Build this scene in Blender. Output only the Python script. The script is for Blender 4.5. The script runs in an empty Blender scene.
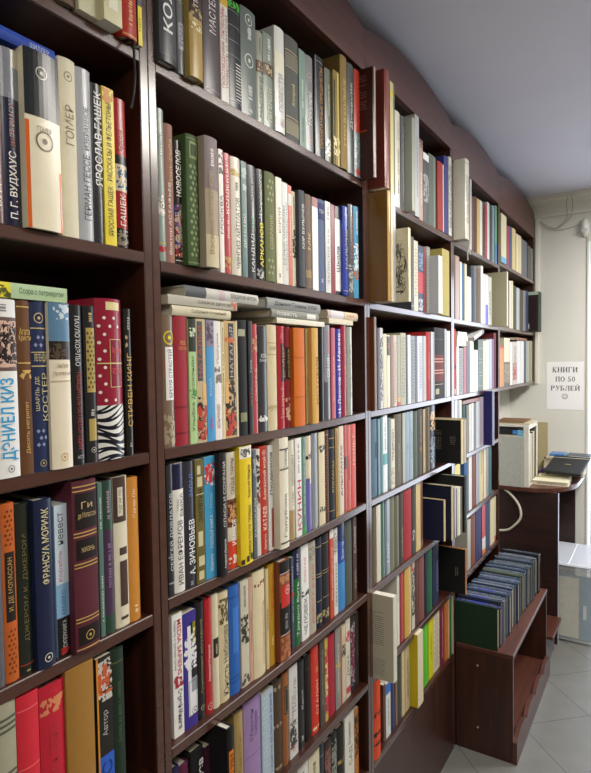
# Second-hand bookshop aisle: a run of mahogany bookcases, every volume its own object.
import bpy, math, random
from mathutils import Matrix, Vector
PI = math.pi
SC = bpy.context.scene
COL = SC.collection
H = 1.59                       # height of the eye above the floor; all z below are metres above the floor

# ------------------------------------------------------------------ materials
def lin(c):
    return c / 12.92 if c <= .04045 else ((c + .055) / 1.055) ** 2.4
def rgb(h):
    return tuple(lin(int(h[i:i + 2], 16) / 255) for i in (0, 2, 4)) + (1,)
MATS = {}
def base_mat(name):
    m = bpy.data.materials.new(name); m.use_nodes = True
    nt = m.node_tree
    return m, nt, nt.nodes, nt.links, nt.nodes['Principled BSDF']
def surf(hexc, rough=.45, noise=.10, scale=60, spec=.4, bump=0.0, metal=0.0):
    key = (hexc, rough, noise, scale, spec, bump, metal)
    if key in MATS: return MATS[key]
    m, nt, N, L, b = base_mat('tint_' + hexc)
    tc = N.new('ShaderNodeTexCoord')
    n = N.new('ShaderNodeTexNoise'); n.inputs['Scale'].default_value = scale; n.inputs['Detail'].default_value = 3
    L.new(tc.outputs['Object'], n.inputs['Vector'])
    mx = N.new('ShaderNodeMix'); mx.data_type = 'RGBA'
    c = rgb(hexc)
    mx.inputs['A'].default_value = tuple(v * (1 - noise) for v in c[:3]) + (1,)
    mx.inputs['B'].default_value = tuple(min(1, v * (1 + noise)) for v in c[:3]) + (1,)
    L.new(n.outputs['Fac'], mx.inputs['Factor']); L.new(mx.outputs['Result'], b.inputs['Base Color'])
    b.inputs['Roughness'].default_value = rough
    b.inputs['Specular IOR Level'].default_value = spec
    b.inputs['Metallic'].default_value = metal
    if bump:
        bp = N.new('ShaderNodeBump'); bp.inputs['Strength'].default_value = bump; bp.inputs['Distance'].default_value = .001
        n2 = N.new('ShaderNodeTexNoise'); n2.inputs['Scale'].default_value = 900
        L.new(tc.outputs['Object'], n2.inputs['Vector']); L.new(n2.outputs['Fac'], bp.inputs['Height']); L.new(bp.outputs['Normal'], b.inputs['Normal'])
    MATS[key] = m
    return m
def page_mat(hexc='d9cfb4'):
    key = ('page', hexc)
    if key in MATS: return MATS[key]
    m, nt, N, L, b = base_mat('page_edges')
    tc = N.new('ShaderNodeTexCoord')
    w = N.new('ShaderNodeTexWave'); w.bands_direction = 'Y'; w.inputs['Scale'].default_value = 260; w.inputs['Distortion'].default_value = 1.5
    L.new(tc.outputs['Object'], w.inputs['Vector'])
    mx = N.new('ShaderNodeMix'); mx.data_type = 'RGBA'
    c = rgb(hexc)
    mx.inputs['A'].default_value = tuple(v * .78 for v in c[:3]) + (1,); mx.inputs['B'].default_value = c
    L.new(w.outputs['Fac'], mx.inputs['Factor']); L.new(mx.outputs['Result'], b.inputs['Base Color'])
    b.inputs['Roughness'].default_value = .8
    MATS[key] = m
    return m
def wood(name, dark, light, rough, along='Z', grain=9.0, coat=.25):
    m, nt, N, L, b = base_mat(name)
    tc = N.new('ShaderNodeTexCoord'); mp = N.new('ShaderNodeMapping')
    s = {'Z': (40, 40, 2.2), 'Y': (40, 2.2, 40), 'X': (2.2, 40, 40)}[along]
    mp.inputs['Scale'].default_value = s
    L.new(tc.outputs['Object'], mp.inputs['Vector'])
    n = N.new('ShaderNodeTexNoise'); n.inputs['Scale'].default_value = 1.0; n.inputs['Detail'].default_value = 6; n.inputs['Distortion'].default_value = .8
    L.new(mp.outputs['Vector'], n.inputs['Vector'])
    r = N.new('ShaderNodeValToRGB'); r.color_ramp.elements[0].position = .32; r.color_ramp.elements[1].position = .7
    r.color_ramp.elements[0].color = rgb(dark); r.color_ramp.elements[1].color = rgb(light)
    L.new(n.outputs['Fac'], r.inputs['Fac']); L.new(r.outputs['Color'], b.inputs['Base Color'])
    b.inputs['Roughness'].default_value = rough
    b.inputs['Coat Weight'].default_value = coat; b.inputs['Coat Roughness'].default_value = .25
    return m
MAHOG = wood('mahogany_laminate', '2a130c', '442014', .42, 'Z')
MAHOG_Y = wood('mahogany_laminate_lengthwise', '2a130c', '442014', .40, 'Y')
EDGE = wood('mahogany_edge_band', '4a2b22', '56352a', .26, 'Y', coat=.75)
EDGE.node_tree.nodes['Principled BSDF'].inputs['Coat Roughness'].default_value = .14
CORN = wood('mahogany_cornice', '4a2822', '63382e', .45, 'Y')
LOWWOOD = wood('warm_brown_laminate', '30150c', '452215', .42, 'Z')
LOWWOOD_Y = wood('warm_brown_laminate_lengthwise', '44231a', '5e3527', .40, 'Y')
WENGE = wood('wenge_laminate', '23110f', '331a16', .45, 'X', coat=.15)
def paint(name, hexc, rough=.7, bump=.15, scale=30):
    m, nt, N, L, b = base_mat(name)
    tc = N.new('ShaderNodeTexCoord'); n = N.new('ShaderNodeTexNoise'); n.inputs['Scale'].default_value = 3; n.inputs['Detail'].default_value = 5
    L.new(tc.outputs['Object'], n.inputs['Vector'])
    mx = N.new('ShaderNodeMix'); mx.data_type = 'RGBA'; c = rgb(hexc)
    mx.inputs['A'].default_value = tuple(v * .95 for v in c[:3]) + (1,); mx.inputs['B'].default_value = tuple(min(1, v * 1.04) for v in c[:3]) + (1,)
    L.new(n.outputs['Fac'], mx.inputs['Factor']); L.new(mx.outputs['Result'], b.inputs['Base Color'])
    b.inputs['Roughness'].default_value = rough
    n2 = N.new('ShaderNodeTexNoise'); n2.inputs['Scale'].default_value = scale * 4
    L.new(tc.outputs['Object'], n2.inputs['Vector'])
    bp = N.new('ShaderNodeBump'); bp.inputs['Strength'].default_value = bump; bp.inputs['Distance'].default_value = .003
    L.new(n2.outputs['Fac'], bp.inputs['Height']); L.new(bp.outputs['Normal'], b.inputs['Normal'])
    return m
WALLP = paint('cream_wall_paint', 'dfdfd7')
WALLR = paint('brown_wall_paint', '857a6c')
CEILP = paint('white_ceiling_paint', 'e0e1f0')
TRIMP = paint('white_gloss_trim', 'ecebe0', .4, .05)
def tile_mat():
    m, nt, N, L, b = base_mat('grey_floor_tiles')
    tc = N.new('ShaderNodeTexCoord'); mp = N.new('ShaderNodeMapping')
    mp.inputs['Rotation'].default_value = (0, 0, math.radians(TILE_ROT)); mp.inputs['Location'].default_value = TILE_OFF
    L.new(tc.outputs['Object'], mp.inputs['Vector'])
    br = N.new('ShaderNodeTexBrick'); br.offset = 0; br.inputs['Scale'].default_value = 1
    br.inputs['Brick Width'].default_value = .33; br.inputs['Row Height'].default_value = .33
    br.inputs['Mortar Size'].default_value = .0028; br.inputs['Mortar Smooth'].default_value = .3
    br.inputs['Color1'].default_value = rgb('7b7b77'); br.inputs['Color2'].default_value = rgb('767672'); br.inputs['Mortar'].default_value = rgb('5a5954')
    L.new(mp.outputs['Vector'], br.inputs['Vector'])
    n = N.new('ShaderNodeTexNoise'); n.inputs['Scale'].default_value = 9; n.inputs['Detail'].default_value = 8
    L.new(tc.outputs['Object'], n.inputs['Vector'])
    mx = N.new('ShaderNodeMix'); mx.data_type = 'RGBA'; mx.blend_type = 'MULTIPLY'; mx.inputs['Factor'].default_value = .35
    r = N.new('ShaderNodeValToRGB'); r.color_ramp.elements[0].color = (.6, .6, .58, 1); r.color_ramp.elements[1].color = (1, 1, 1, 1)
    r.color_ramp.elements[0].position = .3; r.color_ramp.elements[1].position = .7
    L.new(n.outputs['Fac'], r.inputs['Fac'])
    L.new(br.outputs['Color'], mx.inputs['A']); L.new(r.outputs['Color'], mx.inputs['B']); L.new(mx.outputs['Result'], b.inputs['Base Color'])
    b.inputs['Roughness'].default_value = .42
    return m
TILE_ROT, TILE_OFF = 47, (.12, .05, 0)
def clear_plastic():
    m, nt, N, L, b = base_mat('frosted_clear_plastic')
    b.inputs['Base Color'].default_value = (.86, .89, .91, 1); b.inputs['Roughness'].default_value = .28
    b.inputs['Transmission Weight'].default_value = .0
    n = N.new('ShaderNodeTexNoise'); n.inputs['Scale'].default_value = 14
    mr = N.new('ShaderNodeMapRange'); mr.inputs['To Min'].default_value = .13; mr.inputs['To Max'].default_value = .24
    L.new(n.outputs['Fac'], mr.inputs['Value'])
    tr = N.new('ShaderNodeBsdfTransparent'); ms = N.new('ShaderNodeMixShader'); out = N['Material Output']
    L.new(mr.outputs['Result'], ms.inputs['Fac']); L.new(tr.outputs['BSDF'], ms.inputs[1]); L.new(b.outputs['BSDF'], ms.inputs[2]); L.new(ms.outputs['Shader'], out.inputs['Surface'])
    return m
def crackle_mat():
    m, nt, N, L, b = base_mat('grey_crackle_paper')
    tc = N.new('ShaderNodeTexCoord')
    v = N.new('ShaderNodeTexVoronoi'); v.feature = 'DISTANCE_TO_EDGE'; v.inputs['Scale'].default_value = 26
    L.new(tc.outputs['Object'], v.inputs['Vector'])
    r = N.new('ShaderNodeValToRGB'); r.color_ramp.elements[0].position = .004; r.color_ramp.elements[1].position = .018
    r.color_ramp.elements[0].color = rgb('9a9e9a'); r.color_ramp.elements[1].color = rgb('b9bcb6')
    L.new(v.outputs['Distance'], r.inputs['Fac']); L.new(r.outputs['Color'], b.inputs['Base Color']); b.inputs['Roughness'].default_value = .6
    return m

# ------------------------------------------------------------------ mesh helpers
def mesh_obj(name, V, F, mat, parent=None, smooth=False):
    me = bpy.data.meshes.new(name); me.from_pydata([tuple(v) for v in V], [], F); me.materials.append(mat); me.update()
    if smooth:
        for p in me.polygons: p.use_smooth = True
    o = bpy.data.objects.new(name, me); COL.objects.link(o)
    if parent: o.parent = parent
    return o
class MB:
    def __init__(s): s.V = []; s.F = []
    def add(s, V, F):
        k = len(s.V); s.V += [tuple(v) for v in V]; s.F += [tuple(i + k for i in f) for f in F]; return s
    def box(s, x0, x1, y0, y1, z0, z1, c=0.0):
        if c <= 0:
            V = [(x, y, z) for x in (x0, x1) for y in (y0, y1) for z in (z0, z1)]
            F = [(0, 1, 3, 2), (4, 6, 7, 5), (0, 4, 5, 1), (2, 3, 7, 6), (0, 2, 6, 4), (1, 5, 7, 3)]
            return s.add(V, F)
        # chamfered box: 24 vertices, faces + bevel strips + corners
        P = {}; V = []
        lo = (x0, y0, z0); hi = (x1, y1, z1)
        for sx in (0, 1):
            for sy in (0, 1):
                for sz in (0, 1):
                    q = (sx, sy, sz)
                    for ax in range(3):
                        v = []
                        for i in range(3):
                            e = hi[i] if q[i] else lo[i]
                            if i != ax: e += -c if q[i] else c
                            v.append(e)
                        P[(q, ax)] = len(V); V.append(tuple(v))
        F = []
        for ax in range(3):
            a, b = [i for i in range(3) if i != ax]
            for sd in (0, 1):
                loop = []
                for (u, w) in ((0, 0), (1, 0), (1, 1), (0, 1)):
                    q = [0, 0, 0]; q[ax] = sd; q[a] = u; q[b] = w; loop.append(P[(tuple(q), ax)])
                F.append(tuple(loop))
        for ax in range(3):
            a, b = [i for i in range(3) if i != ax]
            for u in (0, 1):
                for w in (0, 1):
                    q0 = [0, 0, 0]; q0[a] = u; q0[b] = w; q1 = list(q0); q1[ax] = 1
                    F.append((P[(tuple(q0), a)], P[(tuple(q1), a)], P[(tuple(q1), b)], P[(tuple(q0), b)]))
        for sx in (0, 1):
            for sy in (0, 1):
                for sz in (0, 1):
                    q = (sx, sy, sz); F.append((P[(q, 0)], P[(q, 1)], P[(q, 2)]))
        return s.add(V, F)
    def prism(s, pts, axis, a, b):
        n = len(pts); V = []
        for t in (a, b):
            for (u, w) in pts:
                V.append({'x': (t, u, w), 'y': (u, t, w), 'z': (u, w, t)}[axis])
        F = [tuple(range(n)), tuple(range(2 * n - 1, n - 1, -1))] + [(i, (i + 1) % n, n + (i + 1) % n, n + i) for i in range(n)]
        return s.add(V, F)
    def tube(s, pts, r, n=8):
        P = [Vector(p) for p in pts]; rings = []; up = Vector((.13, .21, 1)).normalized()
        for i, p in enumerate(P):
            t = (P[min(i + 1, len(P) - 1)] - P[max(i - 1, 0)]).normalized()
            a = t.cross(up)
            if a.length < .05: a = t.cross(Vector((1, 0, 0)))
            a.normalize(); b = t.cross(a)
            rings.append([p + a * r * math.cos(2 * PI * k / n) + b * r * math.sin(2 * PI * k / n) for k in range(n)])
        V = [v for g in rings for v in g]
        F = [(i * n + k, i * n + (k + 1) % n, (i + 1) * n + (k + 1) % n, (i + 1) * n + k) for i in range(len(P) - 1) for k in range(n)]
        F += [tuple(range(n)), tuple(range((len(P) - 1) * n, len(P) * n))]
        return s.add(V, F)
    def build(s, name, mat, parent=None, smooth=False):
        o = mesh_obj(name, s.V, s.F, mat, parent, smooth)
        return o
def smooth_path(pts, n=8):
    out = []
    for i in range(len(pts) - 1):
        p0 = Vector(pts[max(i - 1, 0)]); p1 = Vector(pts[i]); p2 = Vector(pts[i + 1]); p3 = Vector(pts[min(i + 2, len(pts) - 1)])
        for k in range(n):
            t = k / n
            out.append(.5 * ((2 * p1) + (p2 - p0) * t + (2 * p0 - 5 * p1 + 4 * p2 - p3) * t * t + (3 * p1 - p0 - 3 * p2 + p3) * t ** 3))
    out.append(Vector(pts[-1]))
    return out
def empty(name, label, cat, loc=(0, 0, 0), rot=(0, 0, 0), group=None):
    o = bpy.data.objects.new(name, None); COL.objects.link(o); o.empty_display_size = .02
    o.location = loc; o.rotation_euler = rot
    return tag(o, label, cat, group)
def tag(o, label, cat, group=None):
    o['label'] = label; o['category'] = cat
    if group: o['group'] = group
    return o
def structure(o):
    o['kind'] = 'structure'; return o

# ------------------------------------------------------------------ lettering (built-in typeface turned into flat meshes)
fc = bpy.data.curves.new('lettering', 'FONT'); fc.resolution_u = 3; fc.offset = .004
fo = bpy.data.objects.new('lettering_source', fc); COL.objects.link(fo)
TXT = {}
def glyphs(t):
    if t in TXT: return TXT[t]
    fc.body = t.lstrip('*'); fc.offset = .014 if t[0] == '*' else .002
    bpy.context.view_layer.update()
    ev = fo.evaluated_get(bpy.context.evaluated_depsgraph_get()); me = ev.to_mesh()
    V = [(v.co.x, v.co.y) for v in me.vertices]; F = [tuple(p.vertices) for p in me.polygons]
    ev.to_mesh_clear()
    if V:
        x0 = min(v[0] for v in V); x1 = max(v[0] for v in V); y0 = min(v[1] for v in V); y1 = max(v[1] for v in V)
        V = [((v[0] - x0), (v[1] - y0)) for v in V]; TXT[t] = (V, F, x1 - x0, y1 - y0)
    else: TXT[t] = (V, F, 1, 1)
    return TXT[t]

# ------------------------------------------------------------------ books
def split_decor(s):
    out = []
    for it in s.split('; '):
        it = it.strip()
        if not it: continue
        txt = None
        if ':' in it and it[0] == 't': it, txt = it.split(':', 1)
        code, rest = it.split('#', 1)
        c2 = rest[:6]; yr = (0.0, 1.0); full = '@' in rest
        if full:
            a, b = rest.split('@')[1].split('-'); yr = (float(a), float(b))
        i = 0
        while i < len(code) and code[i].isalpha(): i += 1
        kind = code[:i]; rg = code[i:]
        rr = [tuple(float(q) for q in part.split('-')) for part in rg.split(',')] if rg else [()]
        out.append((kind, rr, c2, yr, full, txt))
    return out
def build_book(rec, parent_rot=None):
    name, label, cat, group, x, y, z, mode, T, h, d, colour, kind, decor = rec
    rng = random.Random(label)
    if mode == 'U': rot = (0, 0, 0)
    elif mode == 'L': rot = (-PI / 2, 0, 0)      # lying, spine to the aisle
    else: rot = (0, -PI / 2, 0)                  # spine up
    root = empty(name, label, cat, (x, y, z), rot, group)
    rnd = 'r' in kind
    cloth = 'k' in kind; paper = 'p' in kind
    sag = min(.16 * T, .0035) if not paper else min(.04 * T, .0006)
    if rnd: sag = min(.30 * T, .0085)
    bt = .0026 if not paper else .0007
    bt = min(bt, T * .2)
    rough = .58 if cloth else .36 if paper else .26
    spec = .3 if cloth else .45 if paper else .55
    mcol = surf(colour, rough, .07, 45, spec, .25 if cloth else 0)
    ns = 10 if T > .014 else 6
    def sx(f): return -sag * (2 * f - 1) ** 2
    out = [(-d, -T / 2)] + [(sx(i / ns), -T / 2 + T * i / ns) for i in range(ns + 1)] + [(-d, T / 2)]
    inn = [(-d, T / 2 - bt), (-sag - bt, T / 2 - bt), (-sag - bt, -T / 2 + bt), (-d, -T / 2 + bt)]
    MB().prism(out + inn, 'z', 0, h).build('cover', mcol, root)
    g = .003 if not paper else .0006
    zt = h - g
    pg = MB().box(-d + (.004 if not paper else .0005), -sag - bt - .0004, -T / 2 + bt + .0001, T / 2 - bt - .0001, g, zt)
    pg.build('pages', page_mat('d9cfb4' if rng.random() < .6 else 'e6e2d4'), root)
    groups = {}; idx = [0]
    def face(partname, col, V, F):
        b = groups.setdefault((partname, col, idx[0] if partname in ('spine_panel', 'spine_band', 'emblem', 'lettering', 'picture', 'ornament') else 0), MB()); b.add(V, F)
    lift = [.0003]
    def patch(part, col, z0, z1, f0, f1, up=0):
        n = max(2, int(round(8 * (f1 - f0)))); V = []
        for i in range(n + 1):
            f = f0 + (f1 - f0) * i / n; yy = -T / 2 + T * f; xx = sx(f) + lift[0] + up
            V += [(xx, yy, z0 * h), (xx, yy, z1 * h)]
        face(part, col, V, [(2 * i, 2 * i + 2, 2 * i + 3, 2 * i + 1) for i in range(n)])
    def blob(part, col, zc, fc_, rz, rf, n=14, hole=0):
        V = []
        for k in range(n):
            a = 2 * PI * k / n; f = min(.995, max(.005, fc_ + rf * math.cos(a))); V.append((sx(f) + lift[0], -T / 2 + T * f, zc * h + rz * math.sin(a)))
        face(part, col, V, [tuple(range(n))])
    items = split_decor(decor); items.sort(key=lambda q: 0 if q[0] == 's' else 1)
    for (kd, rr, c2, yr, full, txt) in items:
        lift[0] += .00006; idx[0] += 1
        if kd == 'p': patch('spine_panel', c2, rr[0][0], rr[0][1], *yr)
        elif kd == 'l': patch('spine_band', c2, rr[0][0] - .0035, rr[0][0] + .0035, .02, .98)
        elif kd == 'g': patch('spine_band', c2, rr[0][0] - .007, rr[0][0] + .007, .02, .98)
        elif kd in ('e', 'a'):
            a, b = yr if full else (.25, .75)
            if rr and rr[0]:
                r_ = (b - a) / 2 * T; 
                fm = (a + b) / 2; zc = rr[0][0] * h; V = []
                for k in range(18):
                    ca, sa = math.cos(2 * PI * k / 18), math.sin(2 * PI * k / 18)
                    for q in (1, .84): ff = fm + (b - a) / 2 * q * ca; V.append((sx(ff) + lift[0], -T / 2 + T * ff, zc + r_ * q * sa))
                face('emblem', c2, V, [(2 * k, 2 * ((k + 1) % 18), 2 * ((k + 1) % 18) + 1, 2 * k + 1) for k in range(18)])
                blob('emblem', c2, zc / h, fm, r_ * .3, (b - a) * .15, 9)
        elif kd in ('tu', 'td', 'th'):
            z0, z1 = rr[0]; a, b = yr if full else (.25, .75)
            V, F, w, hh = glyphs(txt)
            Lz = (z1 - z0) * h; Ly = (b - a) * T
            xt = sx(min(b, max(a, .5))) + lift[0] + .0001          # lettering is foil or print lying flat on the crown of the spine
            if not V: continue
            W = []
            if kd == 'th':
                for (u, v) in V:
                    f = a + (b - a) * u / w; W.append((xt, -T / 2 + T * f, z0 * h + Lz * v / hh))
            else:
                kz = Lz / w; ky = Ly / hh
                if ky > kz * 1.5: ky = kz * 1.5
                if kz > ky * 1.7: kz = ky * 1.7
                mid = (a + b) / 2 * T - T / 2; z00 = (z0 + z1) / 2 * h - kz * w / 2
                for (u, v) in V:
                    if kd == 'tu': yy = mid + ky * hh / 2 - ky * v; zz = z00 + kz * u
                    else: yy = mid - ky * hh / 2 + ky * v; zz = z00 + kz * (w - u)
                    W.append((xt, yy, zz))
            face('lettering', c2, W, F)
        elif kd == 'x':                         # lettering too small to read: short strokes along the spine
            z0, z1 = rr[0]; a, b = yr if full else (.36, .64)
            p = z0 * h
            while p < z1 * h - .002:
                q = rng.uniform(.0014, .0034)
                patch('lettering', c2, p / h, min(z1, (p + q) / h), a + rng.uniform(0, .05), b - rng.uniform(0, .05)); p += q + rng.uniform(.0009, .0018)
                if rng.random() < .14: p += .003
        elif kd == 'f':                         # picture: soft-edged shapes
            z0, z1 = rr[0]; a, b = yr
            for k in range(max(4, int((z1 - z0) * h * (b - a) * T / 3.4e-5))):
                fm = rng.uniform(a + .06, b - .06); zc = rng.uniform(z0, z1) * h; m_ = rng.randint(4, 7); V = []
                rf = rng.uniform(.0014, .0062); rz = rf * rng.uniform(.5, 1.7); ph = rng.uniform(0, 6)
                for q in range(m_):
                    aa = ph + 2 * PI * q / m_; kk = rng.uniform(.55, 1.1)
                    ff = min(b, max(a, fm + rf / T * kk * math.cos(aa))); zz = min(z1 * h, max(z0 * h, zc + rz * kk * math.sin(aa)))
                    V.append((sx(ff) + lift[0], -T / 2 + T * ff, zz))
                face('picture', c2, V, [tuple(range(m_))])
        elif kd == 'o':                         # ornament: rows of lozenges and dots
            z0, z1 = rr[0]; a, b = yr if full else (.12, .88)
            st = max(.004, min(.011, T * .3)); n = max(1, int((z1 - z0) * h / st))
            for k in range(n):
                zc = z0 * h + (k + .5) * (z1 - z0) * h / n; off = .2 if k % 2 else 0
                for cx in (.18 + off, .58 + off):
                    f0 = a + (b - a) * (cx - .13); f1 = a + (b - a) * min(1, cx + .15); fm = (f0 + f1) / 2
                    pts = [(fm, zc - st * .42), (f1, zc), (fm, zc + st * .42), (f0, zc)]
                    face('ornament', c2, [(sx(f) + lift[0], -T / 2 + T * f, zz) for f, zz in pts], [(0, 1, 2, 3)])
        elif kd == 'q':                         # thin rectangular frame
            z0, z1 = rr[0]; a, b = yr if full else (.15, .85)
            e = .0009; ef = e / T
            patch('frame_line', c2, z0, z0 + e / h, a, b); patch('frame_line', c2, z1 - e / h, z1, a, b)
            patch('frame_line', c2, z0, z1, a, a + ef); patch('frame_line', c2, z0, z1, b - ef, b)
        elif kd == 'k':                         # polka dots on spine and cover
            z0, z1 = rr[0]; st = .0125; n = int((z1 - z0) * h / st)
            for k in range(n):
                zc = (z0 * h + (k + .6) * st) / h
                m = max(2, int(T / .0125))
                for j in range(m):
                    f = (j + (.28 if k % 2 else .74)) / m
                    if f < .86 and not (.4 < f and .42 < zc < .78) and zc < .93: blob('polka_dot', c2, zc, f, .0025, .0025 / T, 12)
                for j in range(5):
                    xc = -sag - .006 - j * .011 - (.0055 if k % 2 else 0); V = [(xc + .0027 * math.cos(2 * PI * q / 12), -T / 2 - .0003, zc * h + .0027 * math.sin(2 * PI * q / 12)) for q in range(12)]
                    face('polka_dot', c2, V, [tuple(range(12))])
        elif kd == 'z':                         # zebra stripes
            z0, z1 = rr[0]; patch('zebra_ground', c2, z0, z1, 0, 1); lift[0] += .0001
            Z0, Z1 = z0 * h, z1 * h; k = 0; p = Z0 - .006
            while p < Z1 + .004:
                V = []; n = 10; ww = .0021
                for i in range(n + 1):
                    f = i / n; s = p + .010 * math.sin(f * 3.1 + k * .35) * (.6 if k % 2 else 1) + .004 * (f - .5)
                    wq = ww * (.62 + .38 * math.sin(PI * min(1, f + .12)))
                    V += [(sx(f) + lift[0], -T / 2 + T * f, min(Z1, max(Z0, s - wq))), (sx(f) + lift[0], -T / 2 + T * f, min(Z1, max(Z0, s + wq)))]
                face('zebra_stripe', '1c1d2c', V, [(2 * i, 2 * i + 2, 2 * i + 3, 2 * i + 1) for i in range(n)])
                p += .0066; k += 1
        elif kd[0] == 's':                      # on the front-facing board (y = -T/2)
            (a0, a1), (z0, z1) = rr
            X = lambda a: -sag - .001 - a * (d - sag - .002)
            yy = -T / 2 - lift[0]
            if kd == 's': face('board_panel', c2, [(X(a0), yy, z0 * h), (X(a1), yy, z0 * h), (X(a1), yy, z1 * h), (X(a0), yy, z1 * h)], [(0, 1, 2, 3)])
            elif kd in ('sx', 'st'):            # unreadable lines of print
                rows = max(1, int((z1 - z0) * h / .0062)) if kd == 'sx' else max(1, int((a1 - a0) * d / .0062))
                for k in range(rows):
                    if kd == 'sx':
                        zc = z1 * h - (k + .5) * (z1 - z0) * h / rows; p = a1
                        while p > a0 + .01:
                            q = max(a0, p - rng.uniform(.02, .07)); face('cover_print', c2, [(X(p), yy, zc), (X(q), yy, zc), (X(q), yy, zc + .0023), (X(p), yy, zc + .0023)], [(0, 1, 2, 3)]); p = q - .015
                            if rng.random() < .06: break
                    else:
                        ac = a0 + (k + .5) * (a1 - a0) / rows; p = z0 + rng.uniform(0, .03)
                        while p < z1 - .01:
                            q = min(z1, p + rng.uniform(.015, .05)); e = .0011 / d; face('cover_print', c2, [(X(ac - e), yy, p * h), (X(ac + e), yy, p * h), (X(ac + e), yy, q * h), (X(ac - e), yy, q * h)], [(0, 1, 2, 3)]); p = q + .012
                            if rng.random() < .08: break
            elif kd == 'sf':                    # pen drawing: a plain standing bottle, jug and leaves
                def ln(pts, wd=.0011):
                    for i in range(len(pts) - 1):
                        (ax, az), (bx, bz) = pts[i], pts[i + 1]; dx, dz = bx - ax, bz - az; l = math.hypot(dx, dz) or 1; nx, nz = -dz / l * wd, dx / l * wd
                        face('ink_drawing', c2, [(ax + nx, yy, az + nz), (bx + nx, yy, bz + nz), (bx - nx, yy, bz - nz), (ax - nx, yy, az - nz)], [(0, 1, 2, 3)])
                xm = X((a0 + a1) / 2); wv = abs(X(a1) - X(a0)) / 2
                for k in range(70):
                    cx = xm + rng.uniform(-.75, .75) * wv; cz = h * rng.uniform(z0, z1); r_ = rng.uniform(.004, .018); a_ = rng.uniform(0, 6); sp = rng.uniform(1.5, 4.5)
                    ln([(cx + r_ * .7 * math.cos(a_ + sp * i / 9), cz + r_ * 1.5 * math.sin(a_ + sp * i / 9)) for i in range(10)], rng.uniform(.0005, .0012))
    if 'b' in kind:
        pts = smooth_path([(-.03, 0, .004), (.004, .002, -.004), (.006, -.004, -.03), (.002, -.012, -.055), (.004, -.018, -.085)], 5)
        MB().tube(pts, .0016, 6).build('ribbon', surf('dcdcd2', .6), root)
        pass
    if 'b' in kind: MB().tube(smooth_path([(-.02, .004, .004), (.006, .006, -.002), (.004, .008, -.03), (.006, .007, -.06)], 5), .0012, 6).build('ribbon', surf('dcdcd2', .6), root)
    if 'd' in kind: MB().tube(smooth_path([(-.03, 0, .003), (.003, 0, -.004), (.007, -.002, -.02), (.010, -.004, -.06), (.013, -.010, -.09), (.012, -.016, -.115)], 5), .0022, 6).build('ribbon', surf('1c1c1e', .6), root)
    for (pn, c2, _i), b in groups.items():
        b.build(pn, surf(c2, .5 if pn in ('lettering', 'ornament') else rough, .04, 40, spec), root)
    return root
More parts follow.
